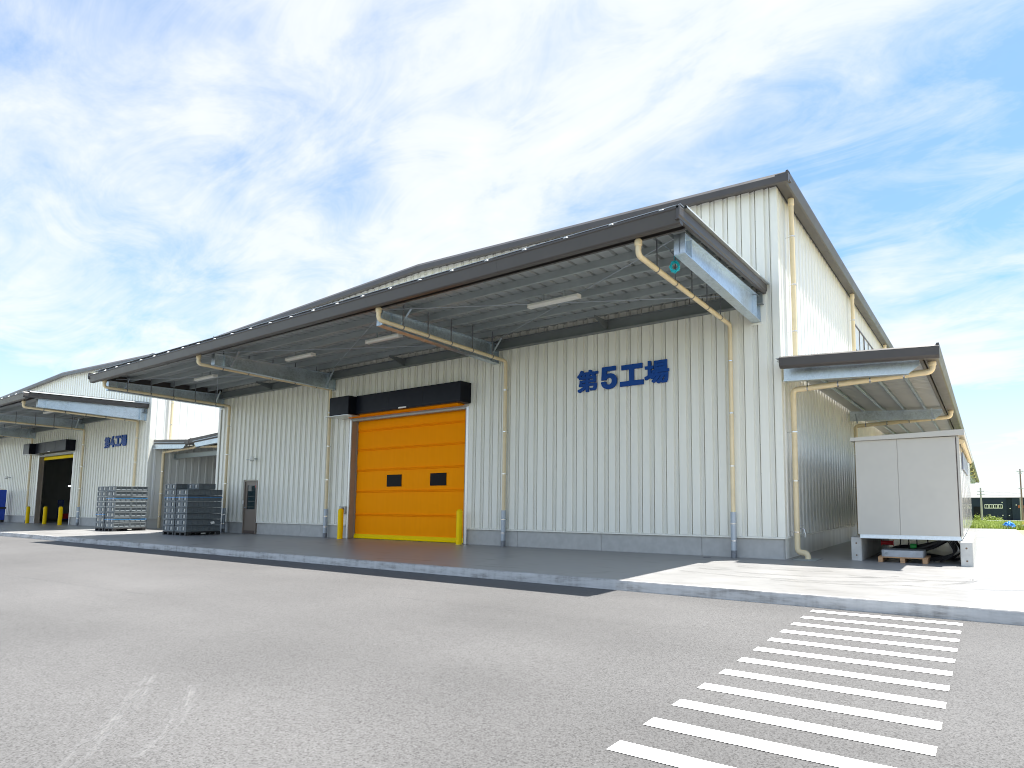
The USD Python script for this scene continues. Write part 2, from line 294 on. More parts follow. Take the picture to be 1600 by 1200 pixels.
# kerb face: board-marked concrete with black grime in patches
usdkit.material(stage, '/World/Looks/kerb_concrete', {
    'g': ('geometry', {}), 'mp': ('mapping', {'scale': (1.0, 1.0, 7.0)}), 'n': ('noise_texture', {'scale': 1.5, 'detail': 8.0, 'roughness': 0.72}), 'mv': ('mapping', {'scale': (9.0, 1.0, 1.2)}), 'v': ('noise_texture', {'scale': 1.2, 'detail': 4.0}),
    'm': ('math', {'math_type': 'multiply', 'value2': 0.24}), 'a': ('math', {'math_type': 'multiply_add', 'value2': 0.76}),
    'r': ('rgb_ramp', {'ramp': [(0.30, (0.11, 0.105, 0.095)), (0.40, (0.27, 0.262, 0.25)), (0.51, (0.43, 0.427, 0.418)), (0.8, (0.58, 0.578, 0.57))]}), 'b': ('bump', {'strength': 0.3, 'distance': 0.01}), 'p': ('principled_bsdf', {'roughness': 0.85})},
    [('g.position', 'mp.vector'), ('mp.vector', 'n.vector'), ('g.position', 'mv.vector'), ('mv.vector', 'v.vector'), ('v.fac', 'm.value1'), ('n.fac', 'a.value1'), ('m.value', 'a.value3'), ('a.value', 'r.fac'), ('r.color', 'p.base_color'), ('a.value', 'b.height'), ('b.normal', 'p.normal')], surface='p.BSDF')

# road paint: bright, a little worn through to the aggregate
usdkit.material(stage, '/World/Looks/road_paint', {
    'g': ('geometry', {}), 'n': ('noise_texture', {'scale': 60.0, 'detail': 5.0, 'roughness': 0.7}), 'w': ('noise_texture', {'scale': 3.0, 'detail': 5.0}), 'm': ('math', {'math_type': 'multiply_add', 'value2': 0.6}), 'm0': ('math', {'math_type': 'multiply', 'value2': 0.4}),
    'r': ('rgb_ramp', {'ramp': [(0.24, (0.42, 0.42, 0.41)), (0.36, (0.74, 0.74, 0.73)), (0.6, (0.80, 0.80, 0.79))]}), 'b': ('bump', {'strength': 0.3, 'distance': 0.006}), 'p': ('principled_bsdf', {'roughness': 0.6})},
    [('g.position', 'n.vector'), ('g.position', 'w.vector'), ('w.fac', 'm0.value1'), ('n.fac', 'm.value1'), ('m0.value', 'm.value3'), ('m.value', 'r.fac'), ('r.color', 'p.base_color'), ('n.fac', 'b.height'), ('b.normal', 'p.normal')], surface='p.BSDF')

def scuff_look(name, color, amount, stretch):
    # a worn mark: its colour shows through a streaky mask that runs along the strip and fades at its edges (u along, v across)
    usdkit.material(stage, f'/World/Looks/{name}', {
        'uv': ('uvmap', {'attribute': 'st'}), 's': ('separate_xyz', {}), 'mp': ('mapping', {'scale': stretch}), 'n': ('noise_texture', {'scale': 1.0, 'detail': 7.0, 'roughness': 0.7}),
        'e1': ('math', {'math_type': 'subtract', 'value1': 1.0}), 'e2': ('math', {'math_type': 'multiply'}), 'e3': ('math', {'math_type': 'multiply', 'value2': 4.0}),
        'nr': ('map_range', {'from_min': 0.47, 'from_max': 0.72, 'to_min': 0.0, 'to_max': amount, 'clamp': True}), 'f': ('math', {'math_type': 'multiply'}),
        't': ('transparent_bsdf', {}), 'd': ('principled_bsdf', {'base_color': color, 'roughness': 0.8}), 'mix': ('mix_closure', {})},
        [('uv.UV', 's.vector'), ('uv.UV', 'mp.vector'), ('mp.vector', 'n.vector'), ('s.y', 'e1.value2'), ('s.y', 'e2.value1'), ('e1.value', 'e2.value2'), ('e2.value', 'e3.value1'), ('n.fac', 'nr.value'), ('nr.result', 'f.value1'), ('e3.value', 'f.value2'),
         ('f.value', 'mix.fac'), ('t.BSDF', 'mix.closure1'), ('d.BSDF', 'mix.closure2')], surface='mix.closure')
scuff_look('scuff_pale', (0.36, 0.355, 0.345), 0.42, (2.0, 3.0, 1))
scuff_look('tyre_dark', (0.07, 0.068, 0.066), 0.92, (1.2, 4.0, 1))
scuff_look('joint_dark', (0.055, 0.054, 0.053), 0.30, (0.9, 1.2, 1))

# ------------------------------------------------------------------ the setting: ground, road, yard slab
KY, KZ = -4.537, -0.15
structure('ground', MB().box(-420, 420, -420, 700, -2.6, -1.82), 'bank_green', 'flat green farmland stretching to the horizon')
road = structure('road', MB().box(-150, 70, -90, KY - 0.004, -1.9, KZ), 'asphalt', 'pale grey asphalt yard in front of the factories')
slab = structure('pavement', MB().box(-150, 4.62, KY, 18.6, -1.9, 0.0).box(-150, 1.75, 18.6, 92.0, -1.9, -0.006), 'slab_concrete', 'pale concrete apron that the factories stand on')
kb = MB()                                             # the cast edge of the apron, a few millimetres proud, its arris knocked about
xs = np.concatenate([np.arange(-60, -8, 0.30), np.arange(-8, 4.63, 0.07)])
for a, b in ((KY - 0.012, 0),):
    n1 = meshkit.fbm(np.stack([xs * 3.0, xs * 0, xs * 0], 1), 4, 3); n2 = meshkit.fbm(np.stack([xs * 5.0, xs * 0 + 9, xs * 0], 1), 3, 5)
    rows = [np.stack([xs, KY + 0.03 + 0 * xs, 0.002 + 0 * xs], 1), np.stack([xs, a + 0.008 + 0.012 * np.clip(n1 - 0.5, 0, 1), 0.0015 - 0.004 * n2], 1), np.stack([xs, a + 0.004 * n2, -0.012 - 0.012 * n1], 1), np.stack([xs, a - 0.002 * n2, -0.08 + 0 * xs], 1), np.stack([xs, a - 0.006 * n1, KZ - 0.02 + 0 * xs], 1)]
    v = np.vstack(rows); k = len(xs); f = []
    for i in range(4):
        for j in range(k - 1): f += [(i * k + j, (i + 1) * k + j + 1, i * k + j + 1), (i * k + j, (i + 1) * k + j, (i + 1) * k + j + 1)]
    kb.add(v, f)
structure('kerb', kb, 'kerb_concrete', 'stained cast concrete edge of the apron', smooth=40)

STRIPE_Y = [-4.755, -5.215, -5.650, -6.088, -6.524, -6.960, -7.390, -7.812, -8.240, -8.664, -9.066, -9.484]
for k in range(12):                                   # pedestrian ladder marking
    y1 = STRIPE_Y[k]; m = MB()
    x0, x1 = 1.678 + 0.0068 * k, 3.285 - 0.0014 * k; n = 24
    t = np.linspace(x0, x1, n); w1 = 0.004 * (rng.random(n) - 0.5); w2 = 0.004 * (rng.random(n) - 0.5)
    v = np.vstack([np.stack([t, y1 + w1, np.full(n, KZ + 0.004)], 1), np.stack([t, y1 - 0.143 + w2, np.full(n, KZ + 0.004)], 1)])
    m.add(v, [q for j in range(n - 1) for q in ((j, n + j, n + j + 1), (j, n + j + 1, j + 1))])
    part(road, 'crosswalk_stripe', m, 'road_paint')

def strip(pts, w, z):
    p = np.asarray(pts, float); t = np.gradient(p, axis=0); t /= np.linalg.norm(t, axis=1, keepdims=True); nrm = np.stack([-t[:, 1], t[:, 0]], 1)
    d = np.concatenate([[0], np.cumsum(np.linalg.norm(np.diff(p, axis=0), axis=1))]); k = len(p)
    v = np.vstack([np.c_[p + nrm * w / 2, np.full(k, z)], np.c_[p - nrm * w / 2, np.full(k, z)]])
    f = [q for j in range(k - 1) for q in ((j, k + j, k + j + 1), (j, k + j + 1, j + 1))]
    uv = np.vstack([np.c_[d, np.zeros(k)], np.c_[d, np.ones(k)]])
    return (v, np.array(f)), uv
def at_ground(px, py, z):                              # only used here to lay out marks along the yard
    x = (px - PX) / F; y = -(py - PY) / F; d = x * _R + y * _U + _d; t = (z - CAM[2]) / d[2]; return (CAM + t * d)[:2]
def smooth_path(q, n=40):
    q = np.asarray(q, float); s = np.linspace(0, 1, len(q)); t = np.linspace(0, 1, n)
    c = [np.polyfit(s, q[:, i], min(3, len(q) - 1)) for i in (0, 1)]; return np.stack([np.polyval(c[0], t), np.polyval(c[1], t)], 1)
for q, w in (([(-0.10, -11.45), (-0.50, -11.20), (-1.34, -10.66), (-2.05, -10.25)], 0.15), ([(-0.30, -11.0), (-0.60, -10.72), (-1.02, -10.46), (-1.45, -10.22)], 0.12), ([(-0.75, -10.98), (-1.2, -10.70), (-1.6, -10.46)], 0.10)):
    m, uv = strip(smooth_path(q), w, KZ + 0.004); part(road, 'scuff_mark', m, 'scuff_pale', uv=uv)
for q, w in (([(-16.5, -9.05), (-12.0, -8.75), (-7.5, -8.50), (-4.2, -8.35)], 0.07), ([(-9.0, -6.9), (-4.0, -6.75), (0.2, -6.7)], 0.05)):
    m, uv = strip(smooth_path(q, 60), w, KZ + 0.004); part(road, 'paving_joint', m, 'joint_dark', uv=uv)
for q, w in (([(-0.9, -2.35), (0.4, -2.65), (1.5, -2.5), (2.35, -1.9)], 0.16), ([(-1.0, -2.9), (0.5, -3.15), (1.8, -2.95), (2.75, -2.2)], 0.15), ([(-0.4, -1.75), (0.6, -1.9), (1.3, -1.7)], 0.14), ([(0.7, -3.3), (2.0, -3.2), (3.0, -2.6), (3.35, -1.7)], 0.14), ([(1.6, -2.1), (2.6, -2.2), (3.4, -2.0)], 0.12), ([(2.5, -3.0), (3.4, -2.9), (4.3, -2.5)], 0.13)):
    m, uv = strip(smooth_path(q), w, 0.004); part(slab, 'tyre_mark', m, 'tyre_dark', uv=uv)

# ------------------------------------------------------------------ factory buildings
P = 0.3175
W = 23.25                                             # width of a factory front; its right corner is the local origin
XR, XL, RIDGE, RS = 0.353, -23.62, -11.16, 0.0368     # roof overhang, ridge and slope
def roof_z(x): return 8.124 + RS * (XR - x) if x > RIDGE else 8.124 + RS * (XR - RIDGE) - RS * (RIDGE - x)
PROFILE = [(0.0, -0.040), (0.172, -0.040), (0.178, -0.006), (0.184, -0.001), (0.266, -0.026), (0.273, -0.040), (0.284, -0.040), (0.2855, 0.010), (0.307, 0.010), (0.3085, -0.040), (0.3175, -0.040)]
def rib(x0, z0, z1, dz=0.0):
    """One formed siding panel; its top follows the roof by dz per metre."""
    k = len(PROFILE)
    v = [(x0 + a, b, z0) for a, b in PROFILE] + [(x0 + a, b, z1 + dz * a) for a, b in PROFILE]
    return v, [q for j in range(k - 1) for q in ((j, j + 1, k + j + 1), (j, k + j + 1, k + j))]
SIDE_PROFILE = [(0.0, 0.0), (0.10, 0.0), (0.118, 0.022), (0.20, 0.022), (0.218, 0.0), (0.3175, 0.0)]
def side_ribs(y0, y1, z0, z1, xf, sign):
    m = MB(); n = int((y1 - y0) / P)
    line = [(y0 + i * P + a, b) for i in range(n) for a, b in SIDE_PROFILE[:-1]] + [(y1, 0.0)]
    L = np.array(line); k = len(L); X = xf + sign * (0.004 + L[:, 1])
    v = np.vstack([np.stack([X, L[:, 0], np.full(k, z0)], 1), np.stack([X, L[:, 0], np.full(k, z1)], 1)])
    f = np.array([q for j in range(k - 1) for q in ((j, j + 1, k + j + 1), (j, k + j + 1, k + j))])
    return m.add(v, f if sign > 0 else f[:, ::-1])

def deck_sheet(x0, x1, y0, y1, z_of, pitch, depth, axis='y'):
    """Folded roof sheet whose ribs run along axis."""
    n = int(round((x1 - x0) / pitch)); pr = [(0, 0), (0.74, 0), (0.80, 1), (0.93, 1), (0.99, 0)]
    t = [(x0 + (i + a) * pitch, b * depth) for i in range(n) for a, b in pr] + [(x1, 0)]
    L = np.array(t); k = len(L); v = []
    for y in (y0, y1):
        for a, b in L:
            v.append((a, y, z_of(a, y) + b) if axis == 'y' else (y, a, z_of(y, a) + b))
    return MB().add(v, [q for j in range(k - 1) for q in ((j, j + 1, k + j + 1), (j, k + j + 1, k + j))])

def h_beam(p0, p1, h0, h1, fw, ft=0.014, wt=0.010, cut=0.0):
    """A steel H section from p0 to p1 (points on the bottom flange), its depth running from h0 to h1; cut slants the lower corner at p1."""
    p0, p1 = np.asarray(p0, float), np.asarray(p1, float); d = p1 - p0; d[2] = 0; d /= np.linalg.norm(d); s = np.array([-d[1], d[0], 0]); up = np.array([0, 0, 1.0]); m = MB()
    q1 = p1 - d * cut
    def bar(a, b, w, z0a, z1a, z0b, z1b):
        m.hull([a + s * w + up * z0a, a - s * w + up * z0a, a + s * w + up * z1a, a - s * w + up * z1a, b + s * w + up * z0b, b - s * w + up * z0b, b + s * w + up * z1b, b - s * w + up * z1b])
    lo = (q1 - p0)[2]
    bar(p0, q1, fw / 2, 0, ft, 0, ft)
    top0, top1 = p0 + up * h0, p1 + up * h1
    bar(top0, top1, fw / 2, -ft, 0, -ft, 0)
    pts = [p0 + up * ft, q1 + up * ft, p1 + up * (h1 - ft), p0 + up * (h0 - ft)]
    if cut > 0: pts.append(p1 + up * (h1 - ft - 0.10))
    m.hull([q + s * wt / 2 for q in pts] + [q - s * wt / 2 for q in pts])
    return m

def pipe_bracket(m, x, y, z, r, dx, dy):
    """A clip round a vertical pipe with its stem to the wall."""
    m.tube([(x, y, z - 0.012), (x, y, z + 0.012)], r + 0.004, 10)
    m.box(min(x, x + dx) - 0.004, max(x, x + dx) + 0.004, min(y, y + dy) - 0.004, max(y, y + dy) + 0.004, z - 0.006, z + 0.006)

def factory(ox, near, label, length, door_open, left_y, right_y, right_w, left_w):
    b = thing('factory_building', label, 'factory', (ox, 0, 0))
    SID, SIDE = 'siding_paint', 'siding_side_paint'
    DX0, DX1, DZ = -14.42, -9.10, 3.90                # roller door opening
    PX0, PX1, PZ = -20.98, -20.04, 2.03               # personnel door opening
    # -- front wall: a backing sheet with the two openings, clad in single formed panels
    fm = MB(); Y0, Y1 = 0.018, 0.10
    ztop = lambda x: roof_z(x) - 0.06
    def wall_piece(x0, x1, z0, z1=None):
        za, zb = (ztop(x0), ztop(x1)) if z1 is None else (z1, z1)
        fm.prism([(x0, z0), (x1, z0), (x1, zb), (x0, za)], 'y', Y0, Y1)
    wall_piece(-W + 0.02, PX0, 0.0); wall_piece(PX0, PX1, PZ); wall_piece(PX1, DX0, 0.0); wall_piece(DX0, RIDGE, DZ); wall_piece(RIDGE, DX1, DZ); wall_piece(DX1, -0.02, 0.0)
    front = part(b, 'front_wall', fm, SID)
    n = int((W - 0.24) / P); start = -0.115 - n * P; joined = MB()
    for i in range(n):
        x0 = start + i * P; xm = x0 + P / 2; z0 = 0.455
        if DX0 - 0.10 < xm < DX1 + 0.06: z0 = 4.02
        elif PX0 - 0.02 < xm < PX1 + 0.02: z0 = PZ + 0.03
        slope = -RS if xm > RIDGE else RS
        v, f = rib(x0, z0, roof_z(x0) - 0.03, slope)
        if near: part(front, 'siding_panel', MB().add(v, f), SID)
        else: joined.add(v, f)
    if not near: part(front, 'siding', joined, SID, kind='stuff')
    sc = MB()
    if near:                                          # fixing screws along every panel joint
        for i in range(0, n, 2):
            x = start + i * P + 0.308
            for z in np.arange(0.55, roof_z(x) - 0.1, 0.615):
                if DX0 - 0.12 < x < DX1 + 0.1 and z < 4.7: continue
                if PX0 - 0.05 < x < PX1 + 0.05 and z < 2.1: continue
                sc.add([(x - 0.009, -0.031, z - 0.009), (x + 0.009, -0.031, z - 0.009), (x + 0.009, -0.031, z + 0.009), (x - 0.009, -0.031, z + 0.009), (x, -0.038, z)], [(0, 1, 4), (1, 2, 4), (2, 3, 4), (3, 0, 4)])
        part(front, 'screws', sc, 'galvanised_dull', kind='stuff')
    for x0, x1 in ((-0.118, 0.034), (-W - 0.034, -W + 0.125)):   # corner flashings wrap both faces
        part(b, 'corner_trim', MB().prism([(x0, -0.036), (x1, -0.036), (x1, 0.10), (x1 - 0.03 if x1 > 0 else x0 + 0.03, 0.10), (x1 - 0.03 if x1 > 0 else x0 + 0.03, -0.002), (x0, -0.002)] if x1 > 0 else [(x0, -0.036), (x1, -0.036), (x1, -0.002), (x0 + 0.03, -0.002), (x0 + 0.03, 0.10), (x0, 0.10)], 'z', 0.455, 7.98), SID)
    # -- plinth in cast lengths, and the drip flashing over it
    cuts = [-W + 0.03, -20.99]; x = -20.03
    pl = [(-W + 0.03, PX0 - 0.005)]; edges = [PX1 + 0.005, -17.2, DX0 - 0.13]
    for a, c in zip(edges[:-1], edges[1:]): pl.append((a + 0.004, c - 0.004))
    edges = [DX1 + 0.06, -7.15, -4.494, -1.839, -0.025]
    for a, c in zip(edges[:-1], edges[1:]): pl.append((a + 0.004, c - 0.004))
    for a, c in pl:
        part(b, 'plinth_block', MB().box(a, c, 0.0, 0.012, -0.3, 0.415, 0.004).box(a, c, 0.0121, 0.2, -0.3, 0.41), 'plinth_grey')
        part(b, 'drip_flashing', MB().prism([(-0.040, 0.415), (-0.048, 0.420), (-0.048, 0.440), (-0.034, 0.456), (0.008, 0.456), (0.008, 0.415)], 'x', a - 0.004, c + (0.06 if c > -1 else 0.004)), SID)
    # -- side walls
    WIN = [(9.02, 6.35, 7.28)] if near else []
    for sgn, xf in ((1, 0.0), (-1, -W)):
        if sgn < 0 and not near: continue
        y0 = 0.10; L = length if sgn > 0 else min(length, 40.0)
        sw = part(b, 'side_wall', MB().box(min(xf, xf - sgn * 0.15), max(xf, xf - sgn * 0.15), 0.10, L, 0.0, 8.02), SIDE)
        m = MB()
        if sgn > 0 and WIN:
            ya, za, zb = WIN[0]; yb = ya + 19.0
            for q in (side_ribs(y0, ya, 0.455, 8.01, xf, sgn), side_ribs(ya, yb, 0.455, za, xf, sgn), side_ribs(ya, yb, zb, 8.01, xf, sgn), side_ribs(yb, L, 0.455, 8.01, xf, sgn)): m.add(*q.arrays())
        else: m = side_ribs(y0, L, 0.455, 8.01, xf, sgn)
        part(sw, 'siding', m, SIDE, kind='stuff')
        part(sw, 'side_plinth', MB().box(min(xf - sgn * 0.2, xf - sgn * 0.012), max(xf - sgn * 0.2, xf - sgn * 0.012), 0.012, L, -2.2, 0.415), 'plinth_grey')
        part(sw, 'side_flashing', MB().box(min(xf, xf + sgn * 0.040), max(xf, xf + sgn * 0.040), 0.0, L, 0.415, 0.452, 0.006), SIDE)
        if sgn > 0 and WIN:
            for i in range(10):
                y = ya + i * 1.9
                w = part(b, 'window', MB().box(0.001, 0.035, y, y + 0.05, za, zb).box(0.001, 0.035, y + 1.83, y + 1.88, za, zb).box(0.001, 0.035, y + 0.051, y + 1.829, za, za + 0.05).box(0.001, 0.035, y + 0.051, y + 1.829, zb - 0.05, zb).box(0.001, 0.030, y + 0.92, y + 0.96, za + 0.051, zb - 0.051), 'box_trim')
                part(w, 'window_pane', MB().box(0.002, 0.012, y + 0.051, y + 1.829, za + 0.051, zb - 0.051), 'window_pane_look')
    part(b, 'rear_wall', MB().box(-W, 0, length, length + 0.15, -2.0, 7.86), SIDE)
    if door_open:
        part(b, 'interior_floor', MB().box(-W + 0.2, -0.2, 0.2, length, -0.02, 0.003), 'interior_grey')
        part(b, 'left_inner_wall', MB().box(-W, -W + 0.15, 0.1, length, 0.0, 7.86), SIDE)
    # -- main roof: two folded planes, boxed rake, ridge cap, eaves gutters with soffits
    rf = MB()
    for xa, xb in ((XL + 0.1, RIDGE), (RIDGE, XR - 0.1)):
        rf.hull([(x, y, roof_z(x) - d) for x, d in ((xa, 0.005), (xb, 0.005), (xa, 0.055), (xb, 0.055)) for y in (-0.20, length + 0.4)])
    roof = part(b, 'roof', rf, 'roof_steel')
    sec = [(-0.205, 0.03), (-0.280, -0.065), (-0.280, -0.195), (-0.268, -0.215), (-0.20, -0.215), (-0.20, -0.150), (-0.005, -0.150), (-0.005, -0.100), (-0.14, -0.100), (-0.14, 0.03)]
    for xa, xb in ((XL, RIDGE - 0.004), (RIDGE + 0.004, XR)):
        part(roof, 'rake_trim', MB().loft([[(x, y, roof_z(x) + z) for y, z in sec] for x in (xa, xb)][::-1]), 'brown_metal')
    part(roof, 'ridge_cap', MB().hull([(RIDGE + dx, y, roof_z(RIDGE) + dz) for dx, dz in ((-0.16, 0.022), (0, 0.034), (0.16, 0.022), (0, 0.0)) for y in (-0.20, length)]), 'brown_metal')
    for sgn, xe, xw in ((1, XR, 0.0), (-1, XL, -W)):
        z = roof_z(xe); xo = xe; q = lambda d: xe - sgn * d
        sec2 = [(q(0.0), z + 0.02), (q(0.0), z - 0.025), (q(0.055), z - 0.195), (q(0.085), z - 0.215), (xw + sgn * 0.075, z - 0.185), (xw + sgn * 0.075, z - 0.02), (q(0.06), z - 0.02), (q(0.04), z + 0.02)]
        Lg = (length + 0.4) if sgn > 0 else 40.0
        ys = [-0.28] + list(np.arange(3.9, Lg, 4.0)) + [Lg]
        for ya, yb in zip(ys[:-1], ys[1:]):
            part(roof, 'eaves_gutter', MB().loft([[(x, y + o, zz) for x, zz in sec2] for y, o in ((ya, 0.003), (yb, -0.003))]), 'brown_metal')
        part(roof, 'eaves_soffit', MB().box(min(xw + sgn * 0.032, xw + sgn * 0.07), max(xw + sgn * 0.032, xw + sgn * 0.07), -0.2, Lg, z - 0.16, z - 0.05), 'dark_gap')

    # -- loading canopy over the apron
    CX0, CX1, GY = -23.17, -0.25, -4.40
    dz = lambda x, y: 5.745 + 0.022 * (y + 4.2)
    can = part(b, 'loading_canopy', deck_sheet(CX0 + 0.06, CX1 - 0.06, -4.22, -0.005, dz, 0.31, 0.050), 'galvanised_deck')
    part(can, 'roof_skin', MB().hull([(x, y, dz(x, y) + d) for x in (CX0 + 0.03, CX1 - 0.03) for y in (-4.25, -0.005) for d in (0.075, 0.085)]), 'roof_steel')
    for i in range(4):
        x = -0.47 - 7.5 * i
        bm = h_beam((x, -0.035, 5.045), (x, -3.90, 5.18), 0.555, 0.345, 0.20)
        for s in (-1, 1):                             # end plates between the flanges
            bm.box(x - 0.10, x + 0.10, -3.90, -3.888, 5.19, 5.515) if s < 0 else bm.box(x - 0.095, x + 0.095, -0.062, -0.05, 5.06, 5.59)
            for y in (-3.62, -0.30): bm.box(x + (0.006 if s > 0 else -0.095), x + (0.095 if s > 0 else -0.006), y - 0.005, y + 0.005, 5.195 if y < -2 else 5.075, 5.505 if y < -2 else 5.57)
        beam = part(can, 'canopy_beam', bm, 'galvanised')
        part(beam, 'wall_cleat', MB().box(x - 0.15, x + 0.13, -0.052, -0.036, 4.985, 5.035), SID)
        for s in (-1, 1):                             # knee straps from the beam up to the purlins
            if CX0 < x + s * 0.6 < CX1:
                for y, zb, zt in ((-3.45, 5.20, 5.64), (-0.42, 5.10, 5.66)):
                    part(beam, 'knee_strap', MB().hull([(x + s * a, y + e, zz) for a, zz in ((0.095, zb), (0.095, zb + 0.03), (0.52, zt), (0.52, zt - 0.03)) for e in (-0.022, 0.022)]), 'galvanised')
    for y in (-3.86, -3.21, -2.56, -1.91, -1.26, -0.61):
        z = dz(0, y); c = MB()
        c.sheet([(y + 0.045, z - 0.130), (y + 0.045, z - 0.145), (y, z - 0.145), (y, z - 0.004), (y + 0.065, z - 0.004), (y + 0.065, z - 0.022)], 'x', CX0 + 0.1, CX1 - 0.1)
        c.sheet([(y + 0.048, z - 0.128), (y + 0.048, z - 0.148), (y - 0.003, z - 0.148), (y - 0.003, z - 0.001)], 'x', CX0 + 0.1, CX1 - 0.1)
        part(can, 'purlin', c, 'galvanised_dull')
    hb = MB()
    hb.box(CX0 + 0.1, CX1 - 0.05, -0.20, -0.04, 5.655, 5.67).box(CX0 + 0.1, CX1 - 0.05, -0.20, -0.04, 5.405, 5.42).box(CX0 + 0.1, CX1 - 0.05, -0.13, -0.12, 5.421, 5.654)
    part(can, 'header_beam', hb, 'galvanised_dark')
    for i in range(3):
        x0, x1 = -0.6 - 7.5 * i, -7.85 - 7.5 * i; xm = (x0 + x1) / 2
        part(can, 'header_bracket', MB().hull([(xm + e, y, z) for e in (-0.006, 0.006) for y, z in ((-0.12, 5.42), (-0.12, 5.66), (-0.72, 5.66), (-0.72, 5.60))]), 'galvanised_dark')
        for (ya, yb) in ((-3.7, -0.35), (-0.35, -3.7)):
            part(can, 'tie_rod', MB().tube([(x0, ya, 5.575), (x1, yb, 5.575 + 0.004 * (ya > yb) * 3)], 0.009, 6), 'galvanised_pipe')
    fall = lambda x: 0.0026 * x
    g = [(GY, 5.722), (GY, 5.695), (GY + 0.018, 5.680), (GY + 0.055, 5.485), (GY + 0.08, 5.465), (GY + 0.17, 5.465), (GY + 0.17, 5.690), (GY + 0.05, 5.690), (GY + 0.03, 5.722)]
    gxs = [CX0] + [x for x in np.arange(-19.2, CX1, 3.8)] + [CX1]
    for xa, xb in zip(gxs[:-1], gxs[1:]):
        part(can, 'canopy_gutter', MB().loft([[(x, y, z + fall(x)) for y, z in g] for x in (xb - 0.0015, xa + 0.0015)]), 'brown_metal')
    part(can, 'gutter_board', MB().box(CX0 + 0.05, CX1 - 0.05, -4.045, -4.030, 5.49, 5.70).box(CX0 + 0.05, CX1 - 0.05, -4.075, -4.0451, 5.49, 5.50), 'brown_metal')
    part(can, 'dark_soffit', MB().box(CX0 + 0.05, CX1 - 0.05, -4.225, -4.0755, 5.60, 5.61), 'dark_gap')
    rk = [(0.0, 0.03), (0.022, 0.0), (0.022, -0.130), (0.004, -0.150), (0.004, -0.185), (-0.03, -0.195), (-0.06, -0.195), (-0.06, -0.180), (-0.035, -0.180), (-0.035, 0.03)]
    for sgn, xe in ((1, CX1), (-1, CX0)):
        part(can, 'canopy_rake_trim', MB().loft([[(xe + sgn * a, y, 5.712 + 0.028 * (y + 4.40) + c) for a, c in rk] for y in ((GY + 0.0, -0.035) if sgn < 0 else (-0.035, GY + 0.0))]), 'brown_metal')
    for k in range(25):                               # folded seam ends showing above the gutter lip
        x = -0.58 - 0.93 * k
        if x > CX0 + 0.2: part(can, 'seam_cap', MB().loft([[(x + a * s, y, 5.722 + fall(x) + c * s) for a, c in ((-0.06, -0.02), (0.06, -0.02), (0.052, 0.03), (0.028, 0.062), (-0.028, 0.062), (-0.052, 0.03))] for y, s in ((-4.16, 1.0), (GY + 0.09, 1.0), (GY + 0.055, 0.8))]), 'lamp_white', smooth=30)
    # -- canopy downpipes
    for xo, xw in ((-1.087, -1.045), (-7.66, -7.545), (-15.75, -15.52), (-22.42, -22.25)):
        r = 0.049
        pts = path_with_elbows([(xo, -4.16, 5.47), (xo, -4.16, 5.20), (xw, -0.135, 5.065), (xw, -0.135, 0.90)], 0.09)
        dp = part(b, 'downpipe', MB().tube(pts, r, 12), 'pvc_cream', smooth=40)
        part(dp, 'pipe_socket', MB().tube([(xo, -4.16, 5.36), (xo, -4.16, 5.372), (xo, -4.16, 5.448), (xo, -4.16, 5.456)], [r + 0.004, r + 0.016, r + 0.016, r + 0.010], 12), 'pvc_cream', smooth=40)
        part(dp, 'pipe_guard', MB().tube([(xw, -0.135, 0.06), (xw, -0.135, 0.965)], r + 0.014, 12), 'galvanised_pipe', smooth=40)
        part(dp, 'pipe_boot', MB().tube([(xw, -0.135, -0.01), (xw, -0.135, 0.155)], r + 0.017, 12), 'drain_steel', smooth=40)
        for z in (0.36, 0.72, 1.95, 3.1, 4.25):
            m = MB(); pipe_bracket(m, xw, -0.135, z, r + (0.014 if z < 1 else 0), 0.0, 0.12); part(dp, 'pipe_bracket', m, 'chrome')
        for k in range(5):                            # hangers from the purlins to the sloping run
            t = (k + 0.9) / 5.6; y = -4.16 + t * 4.0; z = 5.20 - t * 0.135; x = xo + (xw - xo) * t; m = MB()
            m.tube([(x, y - 0.014, z + 0.0005), (x, y + 0.014, z)], r + 0.005, 10).box(x - 0.008, x + 0.008, y - 0.012, y + 0.012, z + r, dz(x, y) - 0.05); part(dp, 'pipe_hanger', m, 'drain_steel')
    # -- side canopies
    def side_canopy(sgn, xw, y0, y1, w, first):
        cz = lambda x: 4.065 - 0.050 * abs(x - xw)
        xs_ = sorted((xw + sgn * 0.03, xw + sgn * (w - 0.12)))
        dk = part(b, 'side_canopy', deck_sheet(y0 + 0.1, y1, xs_[0], xs_[1], lambda x, y: cz(x), 0.20, 0.035, axis='x'), 'galvanised_light')
        part(dk, 'roof_skin', MB().hull([(x, y, cz(x) + d) for x in xs_ for y in (y0 + 0.03, y1) for d in (0.042, 0.05)]), 'roof_steel')
        ys = [first] + list(np.arange(first + 7.27, y1 - 0.2, 7.5))
        for y in ys:
            part(dk, 'canopy_beam', h_beam((xw + sgn * 0.075, y, 3.69), (xw + sgn * (w - 0.36), y, 3.585), 0.295, 0.270, 0.15, cut=0.19), 'galvanised')
            for a in (0.30, w - 0.62) if y > first else ():
                part(dk, 'knee_strap', MB().hull([(xw + sgn * a + e, y - 0.085 + u, z) for e in (-0.02, 0.02) for u, z in ((0, 3.60), (0.008, 3.60), (-0.30, 3.86), (-0.292, 3.86))]), 'galvanised')
